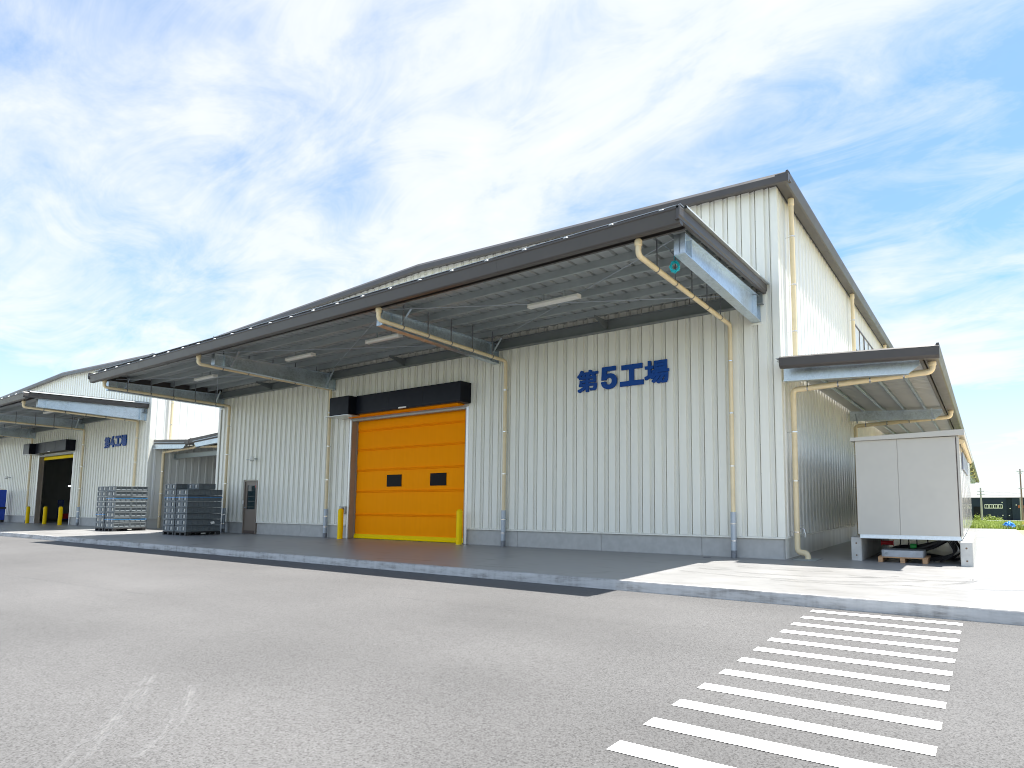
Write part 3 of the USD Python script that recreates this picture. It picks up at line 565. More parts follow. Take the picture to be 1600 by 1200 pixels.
        for d in (0.45, 1.02, 1.59, 2.16):
            if d > w - 0.4: continue
            x = xw + sgn * d; z = cz(x); c = MB()
            c.sheet([(x - sgn * 0.003, z - 0.072), (x - sgn * 0.003, z - 0.004), (x + sgn * 0.05, z - 0.004)][::-1], 'y', y0 + 0.1, y1).sheet([(x + sgn * 0.05, z - 0.058), (x + sgn * 0.05, z - 0.075), (x, z - 0.075), (x, z - 0.002)], 'y', y0 + 0.1, y1)
            part(dk, 'purlin', c, 'galvanised')
        q = lambda d: xw + sgn * (w - d); zo = cz(q(0)) + 0.045
        sec3 = [(q(0.0), zo + 0.06), (q(0.0), zo + 0.02), (q(0.05), zo - 0.105), (q(0.075), zo - 0.120), (q(0.27), zo - 0.120), (q(0.27), zo + 0.0), (q(0.06), zo + 0.02), (q(0.04), zo + 0.06)]
        yy = [y0] + list(np.arange(y0 + 4.4, y1, 4.0)) + [y1]
        for a, c in zip(yy[:-1], yy[1:]):
            part(dk, 'canopy_gutter', MB().loft([[(x, y, z) for x, z in sec3] for y in (a + 0.0015, c - 0.0015)][::sgn]), 'brown_metal')
        part(dk, 'gutter_board', MB().box(min(q(0.31), q(0.30)), max(q(0.31), q(0.30)), y0 + 0.06, y1, zo - 0.14, zo - 0.03).box(min(q(0.36), q(0.311)), max(q(0.36), q(0.311)), y0 + 0.06, y1, zo - 0.14, zo - 0.13), 'brown_metal')
        sec4 = [(0.02, 0.075), (-0.012, 0.045), (-0.012, -0.115), (0.008, -0.140), (0.045, -0.165), (0.12, -0.165), (0.12, -0.150), (0.05, -0.150), (0.05, 0.075)]
        xa, xb = xw + sgn * (0.11 if y0 < -0.1 else 0.05), q(0.0)
        part(dk, 'canopy_fascia', MB().loft([[(x, y0 + a, cz(x) + c) for a, c in sec4] for x in (xa, xb)][::-sgn]), 'brown_metal')
        # its downpipes
        for i, y in enumerate(ys):
            if i > 8: continue
            yp = y + 0.34; r = 0.060; xo = q(0.17); xi = xw + sgn * 0.17
            run = [(xo, yp, zo - 0.115), (xo, yp, 3.66), (xi, yp, 3.56), (xi, yp, 0.23)]
            if i == 0 and near and sgn > 0: run += [(xi + 0.03, yp - 0.01, 0.13), (xi + 0.22, yp - 0.04, 0.13), (xi + 0.22, yp - 0.04, -0.02)]; run[3] = (xi, yp, 0.13); run.pop(4)
            else: run[-1] = (xi, yp, -0.01)
            dp = part(b, 'downpipe', MB().tube(path_with_elbows(run, 0.10), r, 12), 'pvc_cream', smooth=40)
            part(dp, 'pipe_socket', MB().tube([(xo, yp, 3.765), (xo, yp, 3.775), (xo, yp, zo - 0.123)], [r + 0.002, r + 0.014, r + 0.014], 12), 'pvc_cream', smooth=40)
            for z in (0.55, 1.62, 2.66):
                m = MB(); pipe_bracket(m, xi, yp, z, r, -sgn * 0.16, 0.0); part(dp, 'pipe_bracket', m, 'chrome')
            for k in range(4):
                t = (k + 0.5) / 4.3; x = xi + (xo - xi) * t; z = 3.56 + 0.10 * t
                part(dp, 'pipe_hanger', MB().tube([(x - 0.014, yp, z), (x + 0.014, yp, z)], r + 0.005, 10).box(x - 0.006, x + 0.006, yp - 0.01, yp + 0.01, z + r, cz(x)), 'chrome')
        return ys
    ys = side_canopy(1, 0.0, right_y, length - 0.5 if near else 24.0, right_w, max(right_y + 0.03, 0.0))
    for y in ys[:8]:                                  # eaves downpipes that drop to the side canopy roof
        yp = y + 0.58; r = 0.056
        dp = part(b, 'downpipe', MB().tube([(0.175, yp, 3.96), (0.175, yp, 7.93)], r, 12), 'pvc_cream', smooth=40)
        part(dp, 'pipe_socket', MB().tube([(0.175, yp, 7.77), (0.175, yp, 7.78), (0.175, yp, 7.92)], [r + 0.002, r + 0.013, r + 0.013], 12), 'pvc_cream', smooth=40)
        for z in (4.9, 5.95, 7.05):
            m = MB(); pipe_bracket(m, 0.175, yp, z, r, -0.16, 0.0); part(dp, 'pipe_bracket', m, 'chrome')
    if near: side_canopy(-1, -W, left_y, 12.0, left_w, left_y + 0.03)
    # -- roller door
    door = part(b, 'roller_door', MB().box(DX0, DX1, -0.030, 0.14, 3.885, 3.955, 0.006), 'galvanised_dull')
    for xa, xb in ((DX0 - 0.085, DX0 - 0.002), (DX1 + 0.002, DX1 + 0.095)): part(door, 'guide_rail', MB().box(xa, xb, -0.052, -0.002, 0.0, 3.96, 0.004), 'stainless')
    part(door, 'door_jamb', MB().box(DX0 - 0.0015, DX0 + 0.02, -0.03, 0.19, 0.0, DZ).box(DX0 + 0.02, DX0 + 0.05, 0.155, 0.19, 0.0, DZ), 'jamb_beige')
    part(door, 'door_jamb', MB().box(DX1 - 0.05, DX1 + 0.0015, -0.03, 0.19, 0.0, DZ), 'jamb_beige')
    part(door, 'roller_hood', MB().box(-13.62, -8.93, -0.455, -0.035, 4.02, 4.615, 0.012), 'hood_black')
    part(door, 'hood_seam', MB().box(-12.06, -12.052, -0.4575, -0.455, 4.09, 4.60).box(-10.50, -10.492, -0.4575, -0.455, 4.09, 4.60).box(-13.6, -8.95, -0.4575, -0.455, 4.082, 4.089), 'dark_gap')
    part(door, 'drive_box', MB().box(-14.66, -13.66, -0.715, -0.036, 4.00, 4.60, 0.012).box(-14.95, -14.661, -0.50, -0.036, 4.01, 4.59, 0.012), 'hood_black')
    part(door, 'drive_box_base', MB().box(-14.93, -13.67, -0.70, -0.037, 3.985, 3.999), 'stainless')
    part(door, 'door_sensor', MB().box(-11.55, -11.20, -0.475, -0.456, 4.03, 4.075, 0.005), 'lamp_white')
    cy = 0.20
    if not door_open:
        zs = [3.92, 3.568, 2.927, 2.245, 1.545, 0.785, 0.150]
        part(door, 'curtain_roll', MB().tube([(DX0 + 0.1, -0.16, 4.16), (DX1 - 0.1, -0.16, 4.16)], 0.20, 20), 'door_orange', smooth=40)
        for za, zb in zip(zs[:-1], zs[1:]):           # cloth bays between the wind bars, bellied a little
            nx, nz = 36, 7; v = []
            for j in range(nz):
                for i in range(nx):
                    u, t = i / (nx - 1), j / (nz - 1); x = DX0 + 0.06 + u * (DX1 - DX0 - 0.10)
                    v.append((x, cy - 0.022 * math.sin(math.pi * t) + 0.006 * math.sin(x * 9 + za * 5) * math.sin(math.pi * t), za + (zb - za) * t))
            f = [q for j in range(nz - 1) for i in range(nx - 1) for q in ((j * nx + i, (j + 1) * nx + i, j * nx + i + 1), (j * nx + i + 1, (j + 1) * nx + i, (j + 1) * nx + i + 1))]
            part(door, 'curtain_panel', MB().add(v, f), 'door_orange', smooth=True)
        for z in zs[1:-1]: part(door, 'wind_bar', MB().box(DX0 + 0.06, DX1 - 0.04, cy - 0.040, cy + 0.006, z + 0.008, z + 0.030, 0.006).box(DX0 + 0.06, DX1 - 0.04, cy - 0.040, cy + 0.006, z - 0.030, z - 0.008, 0.006).box(DX0 + 0.06, DX1 - 0.04, cy - 0.012, cy + 0.006, z - 0.0079, z + 0.0079), 'door_orange', kind='stuff')
        for xa, xb in ((-12.80, -12.10), (-10.79, -10.10)): part(door, 'vision_panel', MB().box(xa, xb, cy - 0.034, cy - 0.008, 1.685, 2.062, 0.004), 'window_black')
        part(door, 'bottom_bar', MB().hull([(x, y, z) for x in (DX0 + 0.06, DX1 - 0.04) for y, z in ((cy - 0.055, 0.012), (cy + 0.055, 0.012), (cy + 0.04, 0.15), (cy - 0.03, 0.15), (cy - 0.065, 0.06))]), 'bar_yellow')
    else:
        part(door, 'bottom_bar', MB().hull([(x, y, z) for x in (DX0 + 0.06, DX1 - 0.04) for y, z in ((cy - 0.055, 3.70), (cy + 0.055, 3.70), (cy + 0.04, 3.87), (cy - 0.03, 3.87))]), 'bar_yellow')
    # -- personnel door
    fr = MB().box(PX0, PX0 + 0.045, -0.055, 0.04, 0.0, PZ).box(PX1 - 0.045, PX1, -0.055, 0.04, 0.0, PZ).box(PX0 + 0.0451, PX1 - 0.0451, -0.055, 0.04, PZ - 0.045, PZ)
    pd = part(b, 'personnel_door', fr, 'door_taupe')
    a, c = PX0 + 0.05, PX1 - 0.05
    part(pd, 'door_leaf', MB().box(a, a + 0.13, -0.02, 0.02, 0.01, PZ - 0.05).box(c - 0.13, c, -0.02, 0.02, 0.01, PZ - 0.05).box(a + 0.1301, c - 0.1301, -0.02, 0.02, 0.01, 0.93).box(a + 0.1301, c - 0.1301, -0.02, 0.02, PZ - 0.18, PZ - 0.05), 'door_taupe')
    part(pd, 'door_pane', MB().box(a + 0.1301, c - 0.1301, -0.004, 0.004, 0.9301, PZ - 0.1801), 'glass_dark')
    part(pd, 'kick_plate', MB().box(a + 0.02, c - 0.02, -0.026, -0.0205, 0.02, 0.12), 'box_trim')
    part(pd, 'door_handle', MB().tube([(a + 0.07, -0.021, 0.98), (a + 0.07, -0.065, 0.98), (a + 0.17, -0.065, 0.98)], 0.010, 8), 'chrome')
    part(pd, 'red_sticker', MB().box(c - 0.19, c - 0.135, -0.0075, -0.0045, PZ - 0.27, PZ - 0.19), 'red_plastic')
    return b

factory5 = factory(0.0, True, 'large cream steel-clad factory in the middle with a closed orange roller door', 88.0, False, 0.15, -0.45, 2.985, 2.85)
factory4 = factory(-29.65, False, 'cream steel-clad factory at the far left with its roller door open on a dark interior', 50.0, True, 0.0, 0.15, 3.45, 2.6)

# ------------------------------------------------------------------ factory signs: single cut letters stood off the cladding
GL = {'dai':[[[0,703,0,748,89,847,168,1000,213,1000,277,981,269,903,510,903,510,887,519,884,548,939,561,994,613,1000,677,981,674,903,968,903,968,806,813,802,839,761,840,705,884,703,884,432,536,428,540,374,916,374,916,271,903,174,871,77,826,45,626,45,606,110,606,155,743,148,759,156,781,198,787,268,540,271,535,0,419,0,414,187,329,116,206,39,123,0,71,0,26,52,26,103,146,149,243,207,310,263,305,271,84,271,84,323,103,391,123,535,415,536,419,595,84,600,83,669,52,671],[535,541,764,536,768,596,540,600],[568,710,717,703,723,711,657,805,625,806],[368,800,387,755,388,706,430,704,432,761,457,783,464,804],[230,432,224,374,419,378,415,432],[142,710,269,705,231,805,208,805]]],'kou':[[[0,0,0,209,485,214,484,788,67,791,67,1000,1134,1000,1134,791,702,788,702,214,1194,209,1194,0]]],'jou':[[[0,255,0,314,88,347,137,377,137,656,20,660,13,778,137,781,144,1000,255,993,256,779,366,778,366,667,255,656,258,432,307,451,359,451,366,415,377,411,425,461,420,471,307,471,307,575,1007,575,1007,471,580,471,556,440,561,431,980,431,974,288,948,98,915,26,876,7,712,7,694,85,614,0,562,0,510,39,510,85,600,165,639,218,692,310,689,327,655,325,542,163,405,46,353,46,307,85,307,131,423,217,489,289,507,326,473,326,399,248,346,209,294,209,248,248,247,273,234,275,78,196,26,196],[719,118,756,105,799,105,823,127,850,233,854,326,818,324,797,261]],[[412,974,928,974,928,595,412,595],[523,698,812,693,817,734,528,739],[523,842,812,837,817,871,528,876]]],'five':[[[0,269,0,328,218,328,227,273,263,220,325,185,423,185,503,246,529,309,529,380,511,434,468,486,406,512,342,512,272,487,236,451,227,420,8,420,42,1000,689,1000,689,815,248,815,235,699,240,630,328,681,471,689,555,664,613,630,681,563,714,513,748,403,739,252,689,143,613,67,538,25,437,0,303,0,202,25,92,92,34,168]]],'four':[[[0,203,0,381,17,415,415,992,653,1000,653,983,254,396,488,391,492,619,712,619,713,393,839,381,839,203,712,199,712,0,492,0,487,203]]]}
def letter(m, rings_list, x0, x1, z0, z1, ya, yb):
    pts = np.vstack([np.array(r, float).reshape(-1, 2) for g in rings_list for r in g]); w, h = pts[:, 0].max(), pts[:, 1].max()
    fit = lambda r: [(x0 + (x1 - x0) * p / w, z0 + (z1 - z0) * q / h) for p, q in np.array(r, float).reshape(-1, 2)]
    for g in rings_list:
        poly = Polygon(fit(g[0]), [fit(r) for r in g[1:]]).buffer(0.006, join_style=2)
        for q in getattr(poly, 'geoms', [poly]):
            t = trimesh.creation.extrude_polygon(q, yb - ya, engine='earcut'); v = np.array(t.vertices)
            m.add(np.stack([v[:, 0], v[:, 2] + ya, v[:, 1]], 1), np.array(t.faces)[:, ::-1])
    return m
def sign(ox, digit, label):
    s = thing('factory_sign', label, 'sign', (ox, 0, 0))
    for key, x0, x1, z0, z1 in (('dai', -5.165, -4.555, 3.955, 4.500), (digit, -4.440, -4.000, 3.965, 4.515), ('kou', -3.890, -3.255, 3.985, 4.495), ('jou', -3.210, -2.580, 3.965, 4.515)):
        part(s, 'letter', letter(MB(), GL[key], x0, x1, z0, z1, -0.085, -0.045), 'sign_blue')
        xm = (x0 + x1) / 2
        part(s, 'stand_off', MB().box(xm - 0.012, xm + 0.012, -0.044, -0.012, 4.10, 4.124).box(xm - 0.012, xm + 0.012, -0.044, -0.012, 4.38, 4.404), 'galvanised_dull')
sign(0.0, 'five', 'blue cut-out letters reading 第5工場 on the near factory wall')
sign(-29.45, 'four', 'small distant blue letters reading 第4工場 on the far left factory')

# ------------------------------------------------------------------ bollards
def bollard(name_label, loc, h):
    t = thing('bollard', name_label, 'bollard', loc, 0, 'yellow bollards by the roller doors')
    r = 0.085; prof = [(r + 0.006, -0.02), (r, 0.02), (r, h - 0.075)] + [(r * math.cos(a), h - 0.075 + 0.075 * math.sin(a)) for a in np.linspace(0.25, 1.45, 6)]
    part(t, 'post', MB().tube([(0, 0, z) for _, z in prof], [q for q, _ in prof], 24), 'bollard_yellow', smooth=40)
    part(t, 'base_ring', MB().tube([(0, 0, -0.01), (0, 0, 0.004)], r + 0.020, 24), 'plinth_grey')
    return t
b0 = bollard('yellow steel bollard left of the closed orange roller door', (-14.40, -0.33, 0), 0.99)
copy_of(b0, 'yellow steel bollard in front of the right edge of the orange door', (-9.03, -0.30, 0))
copy_of(b0, 'left of three yellow bollards at the open dark doorway', (-44.1, -0.33, 0))
copy_of(b0, 'middle of three yellow bollards at the open dark doorway', (-41.3, -0.33, 0))
copy_of(b0, 'right of three yellow bollards at the open dark doorway', (-38.75, -0.40, 0))

# ------------------------------------------------------------------ strip lights under the canopies
def strip_light(label, loc):
    t = thing('strip_light', label, 'light fitting', loc, 0, 'strip lights under the loading canopies')
    part(t, 'housing', MB().hull([(x, y, z) for x in (-0.66, 0.66) for y, z in ((-0.055, 0.0), (0.055, 0.0), (0.070, -0.045), (-0.070, -0.045))]), 'lamp_white')
    part(t, 'diffuser', MB().hull([(x, y, z) for x in (-0.655, 0.655) for y, z in ((-0.066, -0.046), (0.066, -0.046), (0.045, -0.085), (-0.045, -0.085))]), 'white_trim')
    for x in (-0.668, 0.662): part(t, 'end_cap', MB().box(x, x + 0.006, -0.07, 0.07, -0.088, 0.0), 'white_trim')
    part(t, 'bracket', MB().box(-0.30, -0.26, -0.02, 0.02, 0.0005, 0.16).box(0.26, 0.30, -0.02, 0.02, 0.0005, 0.16), 'galvanised_dull')
    return t
l0 = strip_light('strip light in the nearest canopy bay, above the blue sign', (-4.09, -2.50, 5.49))
copy_of(l0, 'strip light in the middle canopy bay above the right half of the orange door', (-9.66, -2.50, 5.49))
copy_of(l0, 'strip light in the middle canopy bay left of the orange door', (-13.43, -2.50, 5.49))
copy_of(l0, 'strip light in the far left bay of the big canopy', (-19.02, -2.50, 5.49))
copy_of(l0, 'strip light under the far factory canopy, at the left picture edge', (-4.09 - 29.65, -2.50, 5.49))

# ------------------------------------------------------------------ small fittings on the walls
def wall_lamp(label, loc):
    t = thing('wall_lamp', label, 'lamp', loc, 0, 'small wall lamps above the side doors')
    part(t, 'lamp_body', MB().tube([(0, -0.24, 0.12), (0, -0.24, 0.11), (0, -0.24, 0.0), (0, -0.24, -0.02)], [0.05, 0.075, 0.085, 0.075], 14), 'lamp_white', smooth=40)
    part(t, 'lamp_base', MB().tube([(0, -0.24, -0.021), (0, -0.24, -0.07)], [0.07, 0.055], 12), 'crate_tab')
    part(t, 'wall_arm', MB().tube([(0, -0.036, 0.03), (0, -0.17, 0.03)], 0.018, 8), 'galvanised_dull')
    part(t, 'sensor_arm', MB().tube([(-0.06, -0.24, 0.0), (-0.40, -0.22, 0.0)], 0.018, 8), 'galvanised_dull')
    return t
w0 = wall_lamp('small round lamp with a side arm above the brown personnel door', (-20.17, 0, 2.82))
copy_of(w0, 'small round lamp on the far factory wall at the left picture edge', (-20.17 - 29.65 + 0.9, 0, 2.75))
t = thing('door_switch', 'small white switch plate left of the brown personnel door', 'switch', (-21.04, -0.03, 1.2)); part(t, 'plate', MB().box(-0.045, 0.045, -0.022, 0.0, -0.065, 0.065, 0.005), 'lamp_white'); part(t, 'push_button', MB().box(-0.02, 0.02, -0.03, -0.0225, -0.02, 0.02), 'white_trim')
t = thing('control_box', 'small grey and red control box behind the left yellow bollard', 'control box', (-14.68, -0.03, 0.93)); part(t, 'box_body', MB().box(-0.17, 0.14, -0.07, 0.0, -0.13, 0.13, 0.008), 'crate_tab'); part(t, 'red_button', MB().box(-0.13, -0.06, -0.085, -0.0705, -0.11, -0.02), 'red_plastic'); part(t, 'dark_cover', MB().box(-0.02, 0.10, -0.085, -0.0705, -0.09, 0.09), 'box_trim')

t = thing('rope_coil', 'turquoise rope coiled and hung from the near end of the canopy beam', 'rope', (-0.70, -3.60, 5.13))
cp = []
for k in range(190):
    a = k * 0.2; r = 0.072 + 0.014 * math.sin(k * 0.37) + 0.010 * math.sin(k * 1.3); cp.append((r * math.cos(a) * 0.9, 0.016 * math.sin(k * 0.83) + 0.02 * math.cos(a), r * math.sin(a) * 1.12 - 0.01))
part(t, 'rope_turns', MB().tube(cp, 0.0075, 5), 'rope_cyan', smooth=60)
part(t, 'rope_tail', MB().tube([(0.0, 0, 0.075), (-0.015, 0.0, 0.15), (0.03, 0.01, 0.25), (0.06, 0.02, 0.38), (0.10, 0.03, 0.47)], 0.006, 5), 'rope_cyan', smooth=60)

t = thing('water_tap', 'small chrome tap on the side wall beside the corner downpipe', 'tap', (0.0, 1.0, 0.60))
part(t, 'spout', MB().tube(path_with_elbows([(0.02, 0, 0), (0.15, 0, 0), (0.17, 0, -0.12)], 0.05), 0.014, 8), 'chrome', smooth=40); part(t, 'tap_handle', MB().tube([(0.10, 0, 0.01), (0.10, 0, 0.06)], 0.010, 6).tube([(0.06, 0, 0.06), (0.14, 0, 0.06)], 0.009, 6), 'chrome'); part(t, 'nozzle', MB().tube([(0.17, 0, -0.12), (0.17, 0, -0.19)], [0.018, 0.022], 8), 'lamp_white')
t = thing('drain_cover', 'square steel drain cover under the corner downpipe', 'drain cover', (0.38, 0.25, 0)); part(t, 'drain_frame', MB().box(-0.26, 0.26, -0.30, 0.30, -0.02, 0.004), 'drain_steel'); part(t, 'drain_plate', MB().box(-0.22, 0.22, -0.26, 0.26, -0.01, 0.008), 'galvanised_dull')
t = thing('drain_slot', 'small dark drain at the foot of the wall left of the near downpipe', 'drain', (-1.55, -0.40, 0)); part(t, 'drain_frame', MB().box(-0.09, 0.09, -0.03, 0.03, -0.02, 0.004), 'drain_steel'); part(t, 'grating', MB().box(-0.08, 0.08, -0.022, 0.022, -0.01, 0.006), 'dark_gap')

# ------------------------------------------------------------------ crates on pallets
CW, CD, CH = 0.86, 0.572, 0.219
def crate(label, loc, group):
    t = thing('crate', label, 'crate', loc, 0, group)
    x, y = CW / 2, CD / 2; m = MB()
    m.box(-x + 0.024, x - 0.024, -y + 0.020, y - 0.020, 0.010, CH - 0.012)
    m.box(-x, x, -y, y, CH - 0.040, CH - 0.011, 0.004).box(-x + 0.004, x - 0.004, -y + 0.004, y - 0.004, 0.004, 0.040, 0.003)
    for s in (-1, 1):
        for yy, wv in ((-y + 0.02, 0.02), (-0.10, 0.010), (0.10, 0.010), (y - 0.02, 0.02)): m.box(*(sorted((s * (x - 0.026), s * (x - 0.002)))), yy - wv, yy + wv, 0.0405, CH - 0.0405)
        for xx, wv in ((-x + 0.03, 0.03), (0.0, 0.10), (x - 0.03, 0.03)): m.box(xx - wv, xx + wv, *(sorted((s * (y - 0.022), s * (y - 0.002)))), 0.0405, CH - 0.0405)
    part(t, 'crate_body', m, 'crate_grey')
    for s in (-1, 1):
        for xx in (-0.20, 0.24): part(t, 'handle_rib', MB().box(xx - 0.045, xx + 0.045, *(sorted((s * (y - 0.020), s * (y + 0.001)))), 0.052, CH - 0.050, 0.004), 'crate_tab')
        for yy in (-0.185, 0.0, 0.185): part(t, 'card_pocket', MB().hull([(s * (x - 0.024), yy + e, z) for e in (-0.07, 0.07) for z in (0.042, 0.098)] + [(s * (x - 0.001), yy + e, 0.0425) for e in (-0.07, 0.07)]), 'crate_grey')
    return t
def plastic_pallet(label, loc, group):
    t = thing('plastic_pallet', label, 'pallet', loc, 0, group); L, D = CW, 2 * CD
    part(t, 'deck', MB().box(-L / 2, L / 2, -D / 2, D / 2, 0.095, 0.134, 0.004), 'pallet_black')
    for yy in (-D / 2 + 0.06, 0, D / 2 - 0.06):
        for xx in (-L / 2 + 0.05, 0, L / 2 - 0.05): part(t, 'block', MB().box(xx - 0.05, xx + 0.05, yy - 0.06, yy + 0.06, 0.0, 0.0945), 'pallet_black')
    part(t, 'label_plate', MB().box(L / 2 + 0.0005, L / 2 + 0.004, -0.075, 0.075, 0.045, 0.085), 'crate_tab')
    return t
c0 = p0 = None
NTH = ['bottom', 'second', 'third', 'fourth', 'fifth', 'sixth', 'seventh', 'eighth']
def stack(where, xs_, y0, layers, top, group):
    global c0, p0
    for j, x in enumerate(xs_):
        side = ('right', 'left')[j]
        lab = f'black plastic pallet under the {side} half of the {where} crate stack'
        p0_ = copy_of(p0, lab, (x, y0 + CD, 0), 0, 'pallets under the crates') if p0 is not None else plastic_pallet(lab, (x, y0 + CD, 0), 'pallets under the crates')
        p0 = p0 or p0_
        rows = [(k, r) for k in range(layers) for r in (0, 1)] + [(layers, r) for r in top[j]]
        for k, r in rows:
            lab = f'grey plastic crate, {NTH[k]} layer, {"rear" if r else "front"} row, {side} pallet of the {where} stack'
            loc = (x + (rng.random() - .5) * 0.008, y0 + CD * (0.5 + r) + (rng.random() - .5) * 0.006 + (-0.24 if k == layers and r else 0), 0.136 + k * CH)
            if c0 is None: c0 = crate(lab, loc, group)
            else: copy_of(c0, lab, loc, 0, group)
stack('sunlit left', (-27.63, -28.60), -2.00, 8, ((), ()), 'grey crates on the left stack')
stack('shaded right', (-21.32, -22.26), -2.02, 7, ((1,), (0, 1)), 'grey crates on the right stack')
def strap(label, x0, x1, y0, y1, z):
    t = MB(); w = 0.009; o = 0.004
    t.box(x0 - o, x1 + o, y0 - o - 0.002, y0 - o, z - w, z + w).box(x0 - o, x1 + o, y1 + o, y1 + o + 0.002, z - w, z + w).box(x1 + o, x1 + o + 0.002, y0 - o, y1 + o, z - w, z + w).box(x0 - o - 0.002, x0 - o, y0 - o, y1 + o, z - w, z + w)
    tag(part(None, 'strapping_band', t, 'strap_blue'), label, 'strap')
def around(x): return x - CW / 2 - 0.006, x + CW / 2 + 0.006
for z, lb in ((0.136 + 5.62 * CH, 'upper blue strap round the right pallet of the sunlit left crate stack'), (0.136 + 1.6 * CH, 'lower blue strap round the right pallet of the sunlit left crate stack')): strap(lb, *around(-27.63), -2.007, -0.85, z)
strap('short blue strap round the left pallet of the sunlit left crate stack', *around(-28.60), -2.007, -0.85, 0.136 + 2.55 * CH)
strap('blue strap round the right pallet of the shaded crate stack', *around(-21.32), -2.027, -0.87, 0.136 + 5.68 * CH)
strap('blue strap round the left pallet of the shaded crate stack', *around(-22.26), -2.027, -0.87, 0.136 + 5.60 * CH)
t = part(None, 'paper_label', MB().add([(-20.882 + 0.002, -1.20, 0.385), (-20.88, -1.08, 0.42), (-20.88, -1.115, 0.505), (-20.88, -1.235, 0.47), (-20.886, -1.20, 0.385), (-20.886, -1.08, 0.42), (-20.886, -1.115, 0.505), (-20.886, -1.235, 0.47)], [(0, 1, 2), (0, 2, 3), (4, 6, 5), (4, 7, 6), (0, 4, 5), (0, 5, 1), (1, 5, 6), (1, 6, 2), (2, 6, 7), (2, 7, 3), (3, 7, 4), (3, 4, 0)]), 'lamp_white')
tag(t, 'white paper label stuck crooked on the shaded crate stack', 'label')

# beam that spans the gap between the two factories
t = thing('steel_beam', 'dark steel beam crossing the gap between the factories behind the crates', 'beam', (-29.60, 1.10, 3.30))
bm = MB().box(0, 6.3, -0.075, 0.075, 0.0, 0.012).box(0, 6.3, -0.075, 0.075, 0.198, 0.21).box(0, 6.3, -0.005, 0.005, 0.0121, 0.1979)
part(t, 'span', bm, 'galvanised_dull'); part(t, 'end_plate', MB().box(-0.012, -0.001, -0.09, 0.09, -0.04, 0.22), 'galvanised_dull')

# ------------------------------------------------------------------ equipment cabin on concrete blocks
BX0, BX1, BY0, BL, BZ0, BZ1 = 1.355, 3.190, 0.45, 9.4, 0.535, 2.405
t = thing('equipment_cabin', 'large beige equipment cabin raised on concrete blocks beside the side wall', 'cabin', (BX0, BY0, 0))
w = BX1 - BX0
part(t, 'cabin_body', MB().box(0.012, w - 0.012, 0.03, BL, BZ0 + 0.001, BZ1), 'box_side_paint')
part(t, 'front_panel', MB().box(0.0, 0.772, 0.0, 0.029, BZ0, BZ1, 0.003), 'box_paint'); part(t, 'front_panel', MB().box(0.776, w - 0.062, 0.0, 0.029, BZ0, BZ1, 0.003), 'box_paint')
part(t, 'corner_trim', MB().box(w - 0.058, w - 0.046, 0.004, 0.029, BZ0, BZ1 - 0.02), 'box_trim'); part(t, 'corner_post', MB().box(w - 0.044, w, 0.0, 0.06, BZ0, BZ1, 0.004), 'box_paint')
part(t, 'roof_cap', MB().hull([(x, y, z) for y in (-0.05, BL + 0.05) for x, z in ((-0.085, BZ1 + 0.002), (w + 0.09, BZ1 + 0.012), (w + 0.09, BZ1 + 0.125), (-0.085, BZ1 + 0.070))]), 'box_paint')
part(t, 'base_frame', MB().box(0.03, w - 0.05, 0.015, 0.022, BZ0 - 0.075, BZ0 - 0.001).box(0.03, w - 0.05, 0.02, 0.10, BZ0 - 0.078, BZ0 - 0.0755).box(0.04, 0.10, 0.1, BL, BZ0 - 0.075, BZ0).box(w - 0.1, w - 0.04, 0.1, BL, BZ0 - 0.075, BZ0), 'galvanised')
for i in range(5): part(t, 'louvre', MB().box(w - 0.011, w + 0.012, 1.7 + i * 0.82, 2.38 + i * 0.82, 1.86, 2.22, 0.004), 'louvre_blue')
for i in range(1, 8): part(t, 'side_seam', MB().box(w - 0.0115, w - 0.009, i * 1.17, i * 1.17 + 0.008, BZ0 + 0.01, BZ1 - 0.01), 'dark_gap')
part(t, 'side_pipe', MB().tube([(w + 0.045, 0.25, BZ1 - 0.085), (w + 0.045, 7.5, BZ1 - 0.085)], 0.04, 10), 'pvc_cream', smooth=40)
part(t, 'bracket', MB().box(w - 0.012, w + 0.03, 0.24, 0.30, BZ1 - 0.12, BZ1 - 0.04), 'pvc_cream')

def block(label, x0, x1, y0, y1, h):
    t = thing('concrete_block', label, 'block', ((x0 + x1) / 2, y0, 0), 0, 'concrete blocks under the cabin'); a = (x1 - x0) / 2
    part(t, 'block_body', MB().box(-a, a, 0, y1 - y0, -0.01, h, 0.012), 'block_concrete')
    for z in (h * 0.27 - 0.02, h * 0.74): part(t, 'lifting_hole', MB().tube([(0.0, 0.002, z), (0.0, -0.0015, z)], 0.017, 10), 'plank_brown')
block('concrete block under the left front corner of the cabin', 1.190, 1.392, 0.56, 4.6, 0.468)
block('whiter concrete block under the right front corner of the cabin', 3.125, 3.325, 0.31, 4.6, 0.447)
block('small concrete block farther back under the right of the cabin', 2.72, 2.93, 5.3, 5.7, 0.44)

